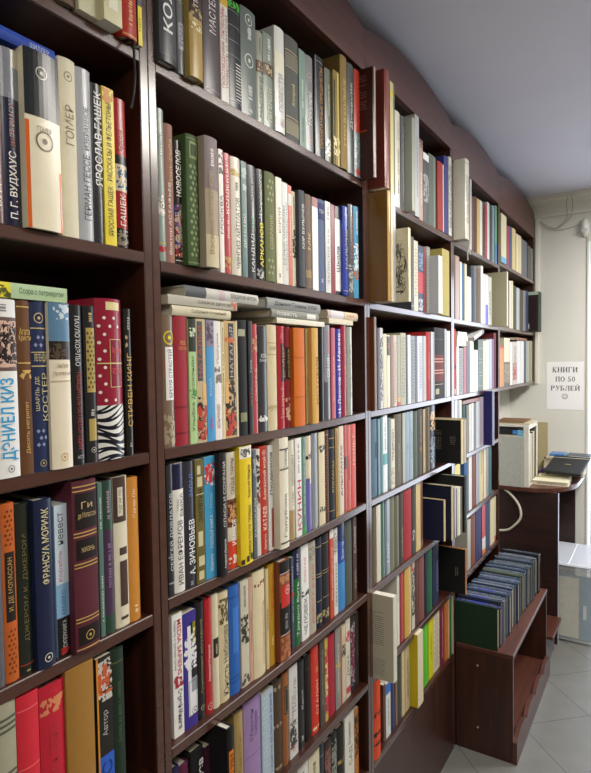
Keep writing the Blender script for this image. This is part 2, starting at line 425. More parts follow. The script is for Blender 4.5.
BOOKS = [
["paperback_book","brown paperback cut off by the picture top, first bookcase first shelf","book","books upright on the first shelf of the first bookcase",0.008,0.544,2.095,"U",0.0277,0.2,0.132,"6d5a4a","k","x.1-.6#cbbfa0"],
["paperback_book","thick pale cream paperback overhanging the edge, first bookcase first shelf","book","books upright on the first shelf of the first bookcase",0.012,0.5757,2.095,"U",0.0352,0.205,0.1353,"cfcba8","p",""],
["paperback_book","cream green paperback with a red letter on its spine, first bookcase first shelf","book","books upright on the first shelf of the first bookcase",0.0229,0.6104,2.095,"U",0.0336,0.2,0.132,"d3cfa6","p","tu.16-.3#b5352c@.2-.8:Т; p.1-.34#e9e6cf@.25-.75"],
["hardcover_book","shiny red hardcover with faint gold lines, first bookcase first shelf","book","books upright on the first shelf of the first bookcase",0.014,0.6521,2.095,"U",0.0291,0.195,0.1287,"b8392f","jd","x.1-.5#d9a15f; g.02#d9a15f"],
["booklet","thin grey booklet with a yellow foot, first bookcase first shelf","booklet","books upright on the first shelf of the first bookcase",0.01,0.675,2.095,"U",0.0083,0.19,0.1254,"4b5054","p","p.0-.32#f0dc1e; tu.05-.28#444411:ТОМ"],
["hardcover_book","mauve brown hardcover with white lettering cut by the frame, first bookcase second shelf","book","books upright on the second shelf of the first bookcase",-0.002,0.438,1.774,"U",0.0153,0.2146,0.1417,"6f4f52","j","tu.08-.42#f2ece6:*ВУДХАУЗ; x.5-.9#caa0a0"],
["hardcover_book","navy hardcover with white lettering and grey head, first bookcase second shelf","book","books upright on the second shelf of the first bookcase",-0.002,0.4592,1.774,"U",0.0248,0.2264,0.1494,"23233f","j","p.72-1#8b8f98; p.9-1#c9c3ae@.55-1; tu.04-.42#f4f1ea:*П. Г. ВУДХАУС; tu.5-.75#b8b6c8@.3-.65:ДЕВУШКА В ГОЛУБОМ; x.45-.7#8a4d38"],
["hardcover_book","thick cream hardcover with black head and orange edges, first bookcase second shelf","book","books upright on the second shelf of the first bookcase",0.0097,0.4983,1.774,"U",0.0527,0.2345,0.1547,"f0e7cb","j","p.63-1#22262a; p.0-.6#e06a25@0-.1; p.0-.35#e06a25@.94-1; e.88#d8d3c4@.3-.62; th.55-.58#6a5a48@.3-.7:ГОМЕР; a.50#6a5a48"],
["hardcover_book","cream hardcover with a small seal near its head, first bookcase second shelf","book","books upright on the second shelf of the first bookcase",-0.002,0.5471,1.774,"U",0.0273,0.2507,0.1654,"e6dfc4","k","e.9#8c8064@.25-.75; tu.52-.74#8f8262@.25-.75:ГОМЕР"],
["hardcover_book","silver grey hardcover with two lines of black lettering, first bookcase second shelf","book","books upright on the second shelf of the first bookcase",-0.002,0.5739,1.774,"U",0.0259,0.2476,0.1634,"b9bcc2","j","tu.12-.5#3c3c44@.3-.75:ГЕРМАН ГЕССЕ; tu.53-.78#4a4a55@.4-.72:ИЗБРАННОЕ"],
["hardcover_book","charcoal hardcover with bold white lettering, first bookcase second shelf","book","books upright on the second shelf of the first bookcase",-0.002,0.5965,1.774,"U",0.0186,0.2347,0.1549,"37393b","j","tu.36-.95#f2f2ee@.15-.85:*ЯРОСЛАВ ГАШЕК"],
["paperback_book","bright yellow paperback with black lettering, first bookcase second shelf","book","books upright on the second shelf of the first bookcase",-0.002,0.617,1.774,"U",0.0216,0.2366,0.1562,"f1da2c","p","tu.06-.9#2b2a16@.25-.75:ЯРОСЛАВ ГАШЕК · РАССКАЗЫ И ФЕЛЬЕТОНЫ; f.9-1#d88a20"],
["hardcover_book","red hardcover with a small photo and black foot, first bookcase second shelf","book","books upright on the second shelf of the first bookcase",-0.002,0.6403,1.774,"U",0.0244,0.2286,0.1509,"a9272b","j","p.0-.13#2b2622; p.38-.56#d8cbb2; f.4-.54#2f6080; p.56-.62#222222; tu.15-.36#f0ded0@.3-.75:ГАШЕК; tu.66-.8#e8b0a0@.3-.75:Ярослав; f.01-.12#8a8070"],
["hardcover_book","white hardcover with big cyan lettering and a portrait, first bookcase third shelf","book","books upright on the third shelf of the first bookcase",-0.0,0.4364,1.446,"U",0.038,0.2312,0.1526,"f1f1ee","j","p.6-.9#6c5650; f.62-.88#d9b8a6; f.64-.86#2b2022; tu.1-.56#25a3dc@.3-.9:*ДЭНИЕЛ КИЗ; e.05#555555@.5-.75; x.93-.98#888888"],
["hardcover_book","brown hardcover with gold bands and a quill, first bookcase third shelf","book","books upright on the third shelf of the first bookcase",-0.002,0.4667,1.446,"U",0.0191,0.2325,0.1535,"6a4528","k","l.96#d8b668; l.64#d8b668; th.8-.84#d8b668@.1-.9:Агата; th.76-.8#d8b668@.05-.95:Кристи; f.54-.6#d8b668; tu.12-.42#d8b668@.35-.7:Десять негритят"],
["hardcover_book","navy hardcover with gold emblem and patterned bands, first bookcase third shelf","book","books upright on the third shelf of the first bookcase",-0.002,0.4886,1.446,"U",0.0238,0.233,0.1538,"232f55","k","e.9#d6c080@.2-.8; o.72-.81#8f9cc0; o.14-.26#8f9cc0; l.7#c8b57a; l.84#c8b57a; l.62#c8b57a; th.64-.69#d6c88a@.1-.9:ЛЕГЕНДА; tu.36-.56#c6bd92@.12-.42:ШАРЛЬ ДЕ; tu.3-.58#c6bd92@.55-.88:КОСТЕР; e.05#c8b57a@.3-.7"],
["hardcover_book","cream hardcover with a seascape photo at its head, first bookcase third shelf","book","books upright on the third shelf of the first bookcase",0.0037,0.5174,1.446,"U",0.0333,0.2321,0.1532,"efe4cb","j","p.66-1#5f86a6; p.66-.77#26221f; f.66-.76#57473a; f.9-.99#cfdce4; th.61-.64#8f8068@.3-.8:Кен Кизи; th.56-.59#8f7a5e@.1-.9:Пролетая; e.07#c99a52@.35-.7; l.53#c9b892"],
["hardcover_book","black hardcover with red and white lettering running down, first bookcase third shelf","book","books upright on the third shelf of the first bookcase",-0.002,0.5489,1.446,"U",0.0201,0.232,0.1532,"222224","j","td.62-.93#d8d8d6@.3-.7:ПАУЛО КОЭЛЬО; td.1-.58#b63a34@.3-.7:ПОБЕДИТЕЛЬ ОСТАЕТСЯ ОДИН; th.04-.06#c8c8c6:АСТ"],
["hardcover_book","black hardcover with a tall gold ornament panel, first bookcase third shelf","book","books upright on the third shelf of the first bookcase",-0.002,0.5726,1.446,"U",0.0211,0.2323,0.1533,"26272a","j","p.45-.86#b9a25a@.15-.85; o.47-.84#4b3f22; x.9-.97#c9b26a; x.3-.34#c0c0b8; p.14-.28#b9a25a@.2-.8; e.08#d8d8d0@.3-.7"],
["hardcover_book","red polka dot hardcover with a zebra striped foot, first bookcase third shelf","book","books upright on the third shelf of the first bookcase",0.0029,0.6082,1.446,"U",0.0495,0.2453,0.1619,"9a2038","jr","k.34-.99#f2e4e0; z.0-.34#f0eee8; p.93-.98#e9d9a0@.3-.85; p.45-.75#8c1c34@.4-.9; q.45-.75#e0cf90@.4-.9; th.66-.7#e05a68@.48-.82:Ребекка; th.53-.57#e05a68@.48-.82:РОМАН; l.6#e0cf90"],
["hardcover_book","black hardcover with bold gold lettering beside the dotted one, first bookcase third shelf","book","books upright on the third shelf of the first bookcase",-0.002,0.6445,1.446,"U",0.014,0.2329,0.1537,"232220","j","tu.2-.7#c9a24c@.2-.85:*СТИВЕН КИНГ; x.86-.95#b0a890; x.06-.1#b0a890; f.74-.82#c8b48a@.1-.4"],
["hardcover_book","grey hardcover cut off by the frame at the near shelf end, first bookcase fourth shelf","book","books upright on the fourth shelf of the first bookcase",-0.008,0.4206,1.174,"U",0.0168,0.2386,0.1575,"606066","j",""],
["hardcover_book","orange hardcover with black label and round ornaments, first bookcase fourth shelf","book","books upright on the fourth shelf of the first bookcase",-0.008,0.4391,1.174,"U",0.0189,0.2373,0.1566,"c8662d","k","p.34-.73#26221e@.15-.85; o.76-.97#7a3a18; o.04-.3#7a3a18; tu.4-.7#c9a25c@.3-.7:И. ДЕ МОПАССАН"],
["hardcover_book","dark green hardcover with worn gold lettering, first bookcase fourth shelf","book","books upright on the fourth shelf of the first bookcase",-0.008,0.4604,1.174,"U",0.0212,0.2328,0.1536,"262c24","j","tu.12-.9#6f6438@.32-.66:ДЖЕРОМ К. ДЖЕРОМ; l.06#9c3a30; x.02-.05#c0b090"],
["hardcover_book","navy hardcover with pale gold lettering and white seal, first bookcase fourth shelf","book","books upright on the fourth shelf of the first bookcase",0.0005,0.4852,1.174,"U",0.0277,0.234,0.1545,"1f2847","j","tu.5-.95#d8cfa0@.3-.72:*ФРАНСУА МОРИАК; e.06#e6e2cc@.3-.75"],
["paperback_book","blue paperback with white head and black foot, first bookcase fourth shelf","book","books upright on the fourth shelf of the first bookcase",-0.008,0.5166,1.174,"U",0.0207,0.2194,0.1448,"8fbbe0","p","p.0-.26#1b1b1e; p.48-1#d7e6f2; tu.5-.7#c04a7a@.2-.55:Корабль; tu.74-.95#3a4a58@.25-.65:невест; tu.28-.44#3f7ab8@.3-.7:МОЙЕС; tu.06-.24#e8e8e8@.35-.75:СУПЕРКНИГА; f.01-.06#c03030"],
["hardcover_book","big maroon hardcover with two black labels and gold lines, first bookcase fourth shelf","book","books upright on the fourth shelf of the first bookcase",0.0068,0.5483,1.174,"U",0.042,0.2496,0.1648,"5b2733","k","p.72-.93#1f1817@.1-.95; p.54-.66#1f1817@.1-.95; p.04-.15#1f1817@.1-.95; l.97#c9a860; l.945#c9a860; l.7#c9a860; l.68#c9a860; l.52#c9a860; l.5#c9a860; l.2#c9a860; l.18#c9a860; l.02#c9a860; th.84-.88#cdb27a@.3-.75:Ги; th.78-.82#cdb27a@.15-.9:де Мопассан; th.585-.615#cdb27a@.25-.8:ЖИЗНЬ; e.09#c9a860@.35-.7"],
["booklet","thin grey green booklet next to the big maroon book, first bookcase fourth shelf","booklet","books upright on the fourth shelf of the first bookcase",-0.008,0.5858,1.174,"U",0.008,0.2384,0.1573,"5d7a72","p","x.7-.9#d8e4dc; x.1-.4#d8e4dc"],
["hardcover_book","purple hardcover with dark green head and foot, first bookcase fourth shelf","book","books upright on the fourth shelf of the first bookcase",-0.008,0.6007,1.174,"U",0.0206,0.2388,0.1576,"4b3550","j","p.68-1#2f4a3c; p.0-.12#2f4a3c; x.3-.6#8a6a90; x.75-.95#b08a98"],
["hardcover_book","cream hardcover with brown blocks on its spine, first bookcase fourth shelf","book","books upright on the fourth shelf of the first bookcase",-0.008,0.6265,1.174,"U",0.0277,0.2406,0.1588,"e2dbc3","k","p.7-1#4d3a33@0-.86; p.74-.93#e2dbc3@.25-.6; tu.76-.92#4d3a33@.32-.54:ЭДГАР ПО; p.48-.53#4d3a33@.3-.86; p.14-.44#4d3a33@.3-.86; p.05-.07#4d3a33@.3-.86"],
["hardcover_book","tan orange hardcover with small white lettering, first bookcase fourth shelf","book","books upright on the fourth shelf of the first bookcase",-0.008,0.6523,1.174,"U",0.0227,0.2345,0.1548,"d38f3d","k","tu.72-.92#f2e8cc@.35-.68:Эдгар По; x.06-.12#f2e8cc"],
["hardcover_book","olive grey hardcover with black stripes, first bookcase fifth shelf","book","books upright on the fifth shelf of the first bookcase",-0.002,0.4184,0.9,"U",0.0382,0.2586,0.1707,"a3a189","k","g.9#555548; g.87#555548; g.84#555548; g.62#555548; g.59#555548; g.56#555548"],
["hardcover_book","bright red hardcover without lettering, left of the other red one, first bookcase fifth shelf","book","books upright on the fifth shelf of the first bookcase",-0.002,0.4547,0.9,"U",0.0321,0.2513,0.1658,"d22d3c","k","l.92#e86a6a; l.6#e86a6a"],
["hardcover_book","deep red hardcover with a faded gold ornament, first bookcase fifth shelf","book","books upright on the fifth shelf of the first bookcase",-0.002,0.4916,0.9,"U",0.0394,0.2461,0.1624,"c22438","k","f.84-.93#d88a60; tu.36-.78#b53a40@.35-.65:ЖЮЛЬ ВЕРН"],
["hardcover_book","thick golden brown cloth hardcover right of deep red hardcover, first bookcase fifth shelf","book","books upright on the fifth shelf of the first bookcase",0.0019,0.5353,0.9,"U",0.0474,0.2546,0.1681,"a17636","k",""],
["paperback_book","paperback with picture head and bright blue foot, first bookcase fifth shelf","book","books upright on the fifth shelf of the first bookcase",-0.002,0.5797,0.9,"U",0.0294,0.2474,0.1633,"26221f","p","f.72-.98#c8c4bc; f.76-.95#c85a30; p.0-.38#2f62c8; p.0-1#d8902e@0-.1; tu.5-.66#b8b8b8@.3-.7:Автор; tu.06-.34#1c3a86@.2-.85:*СКС"],
["hardcover_book","dark green hardcover by the bookcase side right of paperback, first bookcase fifth shelf","book","books upright on the fifth shelf of the first bookcase",-0.002,0.6074,0.9,"U",0.0241,0.2465,0.1627,"243528","k","l.92#6a6a40; x.4-.8#47583e"],
["hardcover_book","dark grey glossy hardcover overhanging with silver lettering, second bookcase first shelf","book","books upright on the first shelf of the second bookcase",0.0122,0.7379,2.093,"U",0.0398,0.208,0.1373,"4a4d51","j","tu.24-.95#e3e5e6@.15-.8:*КОЛЬЦА; p.0-.05#2d2d30"],
["hardcover_book","narrow grey hardcover with a round emblem and pale label, second bookcase first shelf","book","books upright on the first shelf of the second bookcase",0.004,0.7768,2.093,"U",0.0172,0.205,0.1353,"7e8387","j","e.62#d8d4a8@.1-.9; p.2-.42#bcc3cb@.1-.9; tu.22-.4#4a4a80@.25-.75:ТОМ; tu.7-.95#e2dfb8@.2-.8:ЧТЕНИЯ"],
["hardcover_book","golden hardcover with a dark brown photo and white script, second bookcase first shelf","book","books upright on the first shelf of the second bookcase",0.0167,0.8027,2.093,"U",0.0339,0.205,0.1353,"b79b55","j","p.5-1#4a3a34; f.46-.6#c8b070; tu.6-.98#ddd6cc@.25-.65:Последняя; f.4-.46#f2e8c0"],
["hardcover_book","mauve grey glossy hardcover with white lettering, second bookcase first shelf","book","books upright on the first shelf of the second bookcase",-0.002,0.867,2.093,"U",0.0473,0.205,0.1353,"574d53","j","tu.55-.95#e4dede@.3-.7:МАСТЕРА; l.04#8c8488"],
["paperback_book","white paperback with a column of red marks, second bookcase first shelf","book","books upright on the first shelf of the second bookcase",-0.002,0.9022,2.093,"U",0.0225,0.205,0.1353,"e9e6de","p","tu.12-.86#c03a38@.1-.55:ПОСЛЕДНЯЯ ЛЮБОВЬ; p.88-1#d8b43a; tu.14-.8#7a4a48@.62-.9:ПОВЕСТЬ О ЖИЗНИ"],
["hardcover_book","black glossy hardcover with white grid lines, second bookcase first shelf","book","books upright on the first shelf of the second bookcase",-0.002,0.9352,2.093,"U",0.0396,0.205,0.1353,"1f2124","j","l.9#7f8890; l.76#7f8890; l.62#7f8890; l.48#7f8890; l.34#7f8890; l.06#c8ccd0; tu.08-.42#d8dcd8@.5-.9:||||||||||||; f.92-1#4fae3a"],
["hardcover_book","grey green hardcover with a round medal and pale lettering, second bookcase first shelf","book","books upright on the first shelf of the second bookcase",-0.002,0.9825,2.093,"U",0.0509,0.212,0.1399,"68736f","j","e.52#d5d9cf@.2-.75; e.9#d5d9cf@.25-.7; x.16-.3#d8dcd6; x.72-.84#d8dcd6; x.04-.08#d8dcd6"],
["hardcover_book","pale grey green hardcover with brown photo, first of a pair, second bookcase first shelf","book","books upright on the first shelf of the second bookcase",-0.002,1.0201,2.093,"U",0.0238,0.1856,0.1225,"a3a89b","j","p.55-.68#6b4c33; f.57-.66#d8c8a8; tu.06-.5#59603f@.3-.75:МАСТЕР И; x.75-.95#6a7466"],
["hardcover_book","grey green hardcover with brown photo, second of a pair, second bookcase first shelf","book","books upright on the first shelf of the second bookcase",-0.002,1.0517,2.093,"U",0.0355,0.1949,0.1287,"8e9a90","j","p.55-.68#54402c; f.57-.66#c8b088; tu.06-.42#d5d8b8@.3-.75:ЛЕГЕНДЫ; x.72-.95#e0e4dc"],
["hardcover_book","white hardcover with faint grey lettering and red dot, second bookcase first shelf","book","books upright on the first shelf of the second bookcase",0.0033,1.0886,2.093,"U",0.0378,0.223,0.1472,"e9ebe6","j","tu.2-.56#9a9a98@.3-.7:ПОВЕСТИ; p.56-.76#f6f2dc; p.06-.14#c8c8c4; e.08#b84040@.4-.7"],
["hardcover_book","thick dark grey hardcover with gold bands and lettering, second bookcase first shelf","book","books upright on the first shelf of the second bookcase",-0.002,1.1468,2.093,"U",0.0551,0.2293,0.1513,"575a58","k","l.86#c8bb8a; l.83#a89c74; l.7#c8bb8a; l.22#c8bb8a; l.19#a89c74; l.06#c8bb8a; p.71-.82#7c7a6c; tu.34-.56#d8cf9a@.3-.75:Апокриф; e.13#c8bb8a@.3-.7; p.06-.18#8c8872"],
["paperback_book","thin sage green paperback right of thick dark grey hardcover, second bookcase first shelf","book","books upright on the first shelf of the second bookcase",-0.002,1.1877,2.093,"U",0.0261,0.2204,0.1455,"7f9b90","p","x.4-.7#cfe0d8; x.05-.3#5a7068"],
["hardcover_book","grey hardcover with white initial and rosettes, second bookcase first shelf","book","books upright on the first shelf of the second bookcase",-0.002,1.2228,2.093,"U",0.0348,0.2217,0.1463,"8b9092","j","e.78#c9b2b2@.2-.8; e.12#b08e8e@.2-.8; tu.28-.62#f0f0ec@.2-.75:Мемуары"],
["hardcover_book","black hardcover with gold orange lettering, second bookcase first shelf","book","books upright on the first shelf of the second bookcase",-0.002,1.2709,2.093,"U",0.0418,0.2397,0.1582,"26262a","j","tu.1-.9#c8914a@.45-.85:ПРОЗРАЧНЫЕ ПРЕДМЕТЫ; l.95#9098a0; p.0-1#70747a@.05-.14"],
["hardcover_book","grey green hardcover with a curled white sign at foot, second bookcase first shelf","book","books upright on the first shelf of the second bookcase",-0.002,1.3148,2.093,"U",0.0309,0.2288,0.151,"767b72","j","f.06-.26#e4e6dc; x.5-.85#a8aea4"],
["paperback_book","brassy yellow paperback with dark streaks, second bookcase first shelf","book","books upright on the first shelf of the second bookcase",0.002,1.3485,2.093,"U",0.035,0.2364,0.156,"8c7a34","p","p.0-.9#2b2618@.1-.3; f.1-.3#e8dfb0; p.0-1#d8c468@.6-.8"],
["hardcover_book","tall bronze brown hardcover with gold lettering, second bookcase first shelf","book","books upright on the first shelf of the second bookcase",0.0066,1.3845,2.093,"U",0.0365,0.2881,0.1901,"8f7640","k","tu.2-.8#d6bd78@.3-.7:УТРО В КОЛЫМЕ"],
["hardcover_book","slate grey hardcover with white script, second bookcase first shelf","book","books upright on the first shelf of the second bookcase",0.003,1.4308,2.093,"U",0.0383,0.2878,0.1899,"595f60","j","tu.4-.85#d5d8d6@.3-.7:Дневник"],
["hardcover_book","grey blue hardcover with a red upper half, second bookcase first shelf","book","books upright on the first shelf of the second bookcase",0.004,1.4681,2.093,"U",0.0358,0.2867,0.1892,"6f7d80","j","p.42-1#b93f2f; f.02-.08#b83a30; f.1-.4#8fa0a4"],
["hardcover_book","tall dark brown hardcover jutting out with grey edge, second bookcase first shelf","book","books upright on the first shelf of the second bookcase",0.0428,1.4949,2.093,"U",0.0172,0.2965,0.15,"43201c","j","p.0-1#b0a29a@.2-1; sx.12-.36,.62-.94#8c6a58; s.12-.3,.43-.44#c85a30"],
["hardcover_book","grey green hardcover with an oval portrait, second bookcase second shelf","book","books upright on the second shelf of the second bookcase",-0.003,0.7274,1.765,"U",0.0188,0.2543,0.1678,"93a199","j","f.3-.44#e8e2d8; e.37#2d2b28@.2-.9; e.39#cfae94@.4-.75; f.06-.1#b83038; x.7-.84#dfe6e0; l.12#d0c060"],
["hardcover_book","dusty pink hardcover with white lettering, second bookcase second shelf","book","books upright on the second shelf of the second bookcase",-0.003,0.7478,1.765,"U",0.0207,0.235,0.1551,"a5786b","k","tu.06-.58#f4ece8@.2-.6:Виктор АСТАФЬЕВ; tu.56-.9#ddc08a@.35-.75:Царь-рыба"],
["hardcover_book","dark hardcover with red and blue patterned foot, second bookcase second shelf","book","books upright on the second shelf of the second bookcase",-0.003,0.7682,1.765,"U",0.0189,0.2142,0.1414,"2e2728","j","f.06-.5#b0392c; f.1-.48#34488c; f.06-.5#c9b8a0; tu.55-.92#f2f0e8@.15-.8:*НОВОСЕЛОВ; l.03#d8d4c8"],
["hardcover_book","green cloth hardcover with embossed ornament, second bookcase second shelf","book","books upright on the second shelf of the second bookcase",0.0096,0.7938,1.765,"U",0.0316,0.2281,0.1505,"465f36","k","o.06-.78#92a06a; p.82-.95#92a06a@.2-.8; p.84-.93#3c5230@.28-.72; l.97#92a06a; l.02#92a06a"],
["hardcover_book","beige mauve hardcover with tan lettering, second bookcase second shelf","book","books upright on the second shelf of the second bookcase",0.0242,0.8274,1.765,"U",0.035,0.2319,0.1531,"b0a18e","k","p.6-1#8c7f82; tu.1-.74#b4a074@.2-.55:Василий АКСЕНОВ; x.78-.92#e6e0d8; p.0-.25#cfc3a2; tu.1-.7#a08a58@.22-.5:Василий АКСЕНОВ"],
["paperback_book","thin white paperback with black blot at head, second bookcase second shelf","book","books upright on the second shelf of the second bookcase",-0.003,0.885,1.765,"U",0.0126,0.2332,0.1539,"efece6","p","f.8-.98#23201f; tu.25-.7#2c2a2a@.2-.8:МОСКВА"],
["hardcover_book","rose red hardcover with white lettering, second bookcase second shelf","book","books upright on the second shelf of the second bookcase",-0.003,0.9041,1.765,"U",0.0238,0.2311,0.1525,"c25559","j","tu.5-.95#f2e2e0@.25-.65:КОЛЛЕКЦИЯ; f.02-.14#c8a060; x.3-.45#e8b8b8"],
["hardcover_book","cream hardcover with black lettering and small logo, second bookcase second shelf","book","books upright on the second shelf of the second bookcase",-0.003,0.9329,1.765,"U",0.0303,0.2316,0.1528,"e9e3d2","j","tu.06-.66#26241f@.25-.75:ЧИНГИЗ АЙТМАТОВ; f.84-.92#c9b060; x.72-.8#77705f"],
["hardcover_book","slim teal hardcover beside black ones, second bookcase second shelf","book","books upright on the second shelf of the second bookcase",-0.003,0.9573,1.765,"U",0.0167,0.2306,0.1522,"64807e","p","tu.1-.7#dfeae6@.25-.7:ДЕТСТВО; f.75-.95#a8c0b8"],
["hardcover_book","charcoal grey hardcover with white lettering and a green spot, second bookcase second shelf","book","books upright on the second shelf of the second bookcase",-0.003,0.9842,1.765,"U",0.0298,0.2299,0.1517,"45494c","j","tu.06-.4#e2e4e4@.3-.7:КАНДИД; x.45-.55#66b070; x.7-.9#9aa0a4"],
["hardcover_book","black hardcover with bright yellow lettering, second bookcase second shelf","book","books upright on the second shelf of the second bookcase",-0.003,1.0143,1.765,"U",0.0271,0.2298,0.1517,"1f2023","j","tu.12-.52#f0e022@.3-.75:*АРКАНОВ; tu.56-.95#d8d8d8@.25-.7:Из прошлого; f.01-.1#b8b8b8"],
["hardcover_book","olive green cloth hardcover with gold ornament, second bookcase second shelf","book","books upright on the second shelf of the second bookcase",0.0008,1.046,1.765,"U",0.0356,0.2312,0.1526,"6c7449","k","o.72-.95#a8a878; o.05-.22#a8a878; tu.3-.62#c5bd84@.35-.65:СОБРАНИЕ"],
["hardcover_book","cream white hardcover with small grey lettering, second bookcase second shelf","book","books upright on the second shelf of the second bookcase",-0.003,1.0832,1.765,"U",0.0231,0.2308,0.1523,"efe9d5","p","tu.45-.75#77705e@.3-.75:ЮРИЙ; x.06-.1#55504a"],
["paperback_book","white paperback covered with grey lettering, second bookcase second shelf","book","books upright on the second shelf of the second bookcase",-0.003,1.1074,1.765,"U",0.0234,0.2259,0.1491,"dcdcd8","p","tu.06-.9#7c7c80@.1-.45:БЕЛЫЕ ОДЕЖДЫ; tu.06-.9#9c9ca0@.55-.9:СУДЬБЫ ЛЮДСКИЕ"],
["booklet","thin salmon orange booklet right of white paperback covered, second bookcase second shelf","booklet","books upright on the second shelf of the second bookcase",-0.003,1.1276,1.765,"U",0.0148,0.2242,0.148,"d8765e","p","p.8-.92#d8d0c8; x.3-.7#f0c8b8"],
["booklet","thin cream booklet with a dark squiggle, second bookcase second shelf","booklet","books upright on the second shelf of the second bookcase",-0.003,1.1435,1.765,"U",0.0151,0.2146,0.1416,"e8e1cc","p","f.3-.6#4f4a40; x.65-.95#6f685a"],
["hardcover_book","slate grey hardcover with white lettering, second bookcase second shelf","book","books upright on the second shelf of the second bookcase",0.0089,1.1641,1.765,"U",0.0253,0.2197,0.145,"4b5058","k","tu.4-.86#eceef0@.3-.7:КИР БУЛЫЧЕВ"],
["hardcover_book","brown grey hardcover with a gold monogram, second bookcase second shelf","book","books upright on the second shelf of the second bookcase",-0.003,1.2115,1.765,"U",0.0276,0.2235,0.1475,"7b695c","k","tu.42-.6#d6c38e@.25-.7:МК; p.12-.2#a8906a"],
["paperback_book","white paperback with a dark red head, second bookcase second shelf","book","books upright on the second shelf of the second bookcase",-0.003,1.2399,1.765,"U",0.0266,0.2228,0.1471,"eeeeec","p","p.9-1#8a2b36; p.0-.88#f6f6f4"],
["hardcover_book","faded blue hardcover with a navy label, second bookcase second shelf","book","books upright on the second shelf of the second bookcase",-0.003,1.2726,1.765,"U",0.0352,0.2254,0.1487,"5b6a8e","k","p.78-.96#2c3a72; th.85-.89#e8e8f0@.15-.85:ТОМ; x.1-.14#c8ccd8"],
["paperback_book","silver white paperback with small dark marks, second bookcase second shelf","book","books upright on the second shelf of the second bookcase",-0.003,1.3048,1.765,"U",0.0267,0.2276,0.1502,"d8dad8","p","tu.1-.5#8a8c90@.3-.7:ЗАПИСКИ; x.8-.95#3c3c44; x.55-.7#a0a0a4"],
["paperback_book","slim maroon paperback right of silver white paperback, second bookcase second shelf","book","books upright on the second shelf of the second bookcase",-0.003,1.33,1.765,"U",0.021,0.2256,0.1489,"8a3440","p",""],
["paperback_book","white paperback with black head and black lettering, second bookcase second shelf","book","books upright on the second shelf of the second bookcase",-0.003,1.3561,1.765,"U",0.0283,0.2261,0.1493,"eeeeee","p","p.86-1#222224; tu.26-.55#26262a@.2-.8:*Школа; p.0-.04#222224"],
["hardcover_book","royal blue hardcover with gold lettering, second bookcase second shelf","book","books upright on the second shelf of the second bookcase",0.007,1.3853,1.765,"U",0.0294,0.2309,0.1524,"2c42a6","j","tu.3-.75#b8a870@.3-.7:МАЛЬЧИК; e.9#b8b0c0@.25-.75; l.05#b8a870"],
["hardcover_book","grey hardcover with red lettering, second bookcase second shelf","book","books upright on the second shelf of the second bookcase",-0.003,1.4368,1.765,"U",0.0309,0.2488,0.1642,"55575a","j","tu.4-.9#a8504a@.3-.7:Камский; f.05-.35#aab0b0"],
["hardcover_book","sky blue hardcover with white clouds at the shelf end, second bookcase second shelf","book","books upright on the second shelf of the second bookcase",-0.003,1.4685,1.765,"U",0.0295,0.2503,0.1652,"56a2c8","j","f.3-.6#e2eef4; f.2-.3#c07848; x.7-.95#dceaf2"],
["hardcover_book","brown hardcover with yellow disc and white label, second bookcase third shelf","book","books upright on the third shelf of the second bookcase",-0.003,0.7348,1.4463,"U",0.0267,0.2286,0.1509,"7f6b57","j","p.36-.76#f4f2ee@.2-.9; tu.38-.74#3a3634@.35-.75:БРЕМЯ СТРАСТЕЙ; e.83#f2e12a@.1-1.0; f.02-.3#a99a80; tu.45-.75#b8453c@0-.15:РОМАН"],
["hardcover_book","broad red cloth hardcover with faint gold title, second bookcase third shelf","book","books upright on the third shelf of the second bookcase",-0.003,0.7664,1.4458,"U",0.0345,0.2292,0.1513,"9e2533","k","th.78-.81#d8a050@.35-.75:ЛЕВ; th.74-.77#d8a050@.25-.85:ТОЛСТОЙ; g.1#7a1826; g.3#7a1826"],
["paperback_book","light green paperback with black head, second bookcase third shelf","book","books upright on the third shelf of the second bookcase",-0.003,0.7941,1.4454,"U",0.0187,0.2259,0.1491,"b3d296","p","p.74-1#25291f; f.84-.93#c8d8b8; tu.1-.7#4a6a40@.25-.75:Улыбка Джоконды; f.38-.44#4ea040"],
["paperback_book","art paperback with dark grey title strip, nearer of two alike, second bookcase third shelf","book","books upright on the third shelf of the second bookcase",-0.003,0.8171,1.445,"U",0.0254,0.2275,0.1502,"c8b48c","p","p.5-.98#53555c@.1-.65; tu.52-.95#c05a50@.2-.55:НАТАЛЬЯ; f.02-.4#2d2622; f.02-.3#c4432f; p.3-.48#e8b878@.6-1"],
["paperback_book","bright blue paperback with a landscape photo head, second bookcase third shelf","book","books upright on the third shelf of the second bookcase",-0.003,0.8426,1.4447,"U",0.0213,0.2274,0.1501,"4c9bd3","p","p.78-1#8b8298; f.8-.98#574a5c; tu.3-.6#bfe2f4@.3-.6:ВОДА; x.1-.2#c05a9a"],
["paperback_book","white paperback with dark red lettering, second bookcase third shelf","book","books upright on the third shelf of the second bookcase",-0.003,0.8645,1.4444,"U",0.02,0.2269,0.1498,"efece8","p","tu.1-.3#8c2c3c@.25-.75:БЕЛЬМОНДО; f.48-.62#8a8078; tu.64-.9#77706c@.3-.65:Прогулка"],
["booklet","thin cream booklet with a dark line, second bookcase third shelf","booklet","books upright on the third shelf of the second bookcase",-0.003,0.8799,1.4443,"U",0.0087,0.226,0.1491,"e0d2a6","p","x.3-.95#4a4030"],
["paperback_book","art paperback with blackish title strip, further of two alike, second bookcase third shelf","book","books upright on the third shelf of the second bookcase",-0.003,0.902,1.444,"U",0.0333,0.2293,0.1513,"cfae77","p","p.5-.98#33343a@.35-.85; tu.52-.95#c8c0b8@.45-.75:НАТАЛЬЯ; f.02-.5#2d2622; f.02-.25#c4432f; p.3-.48#e8b878@.0-.3; f.8-.86#d86030"],
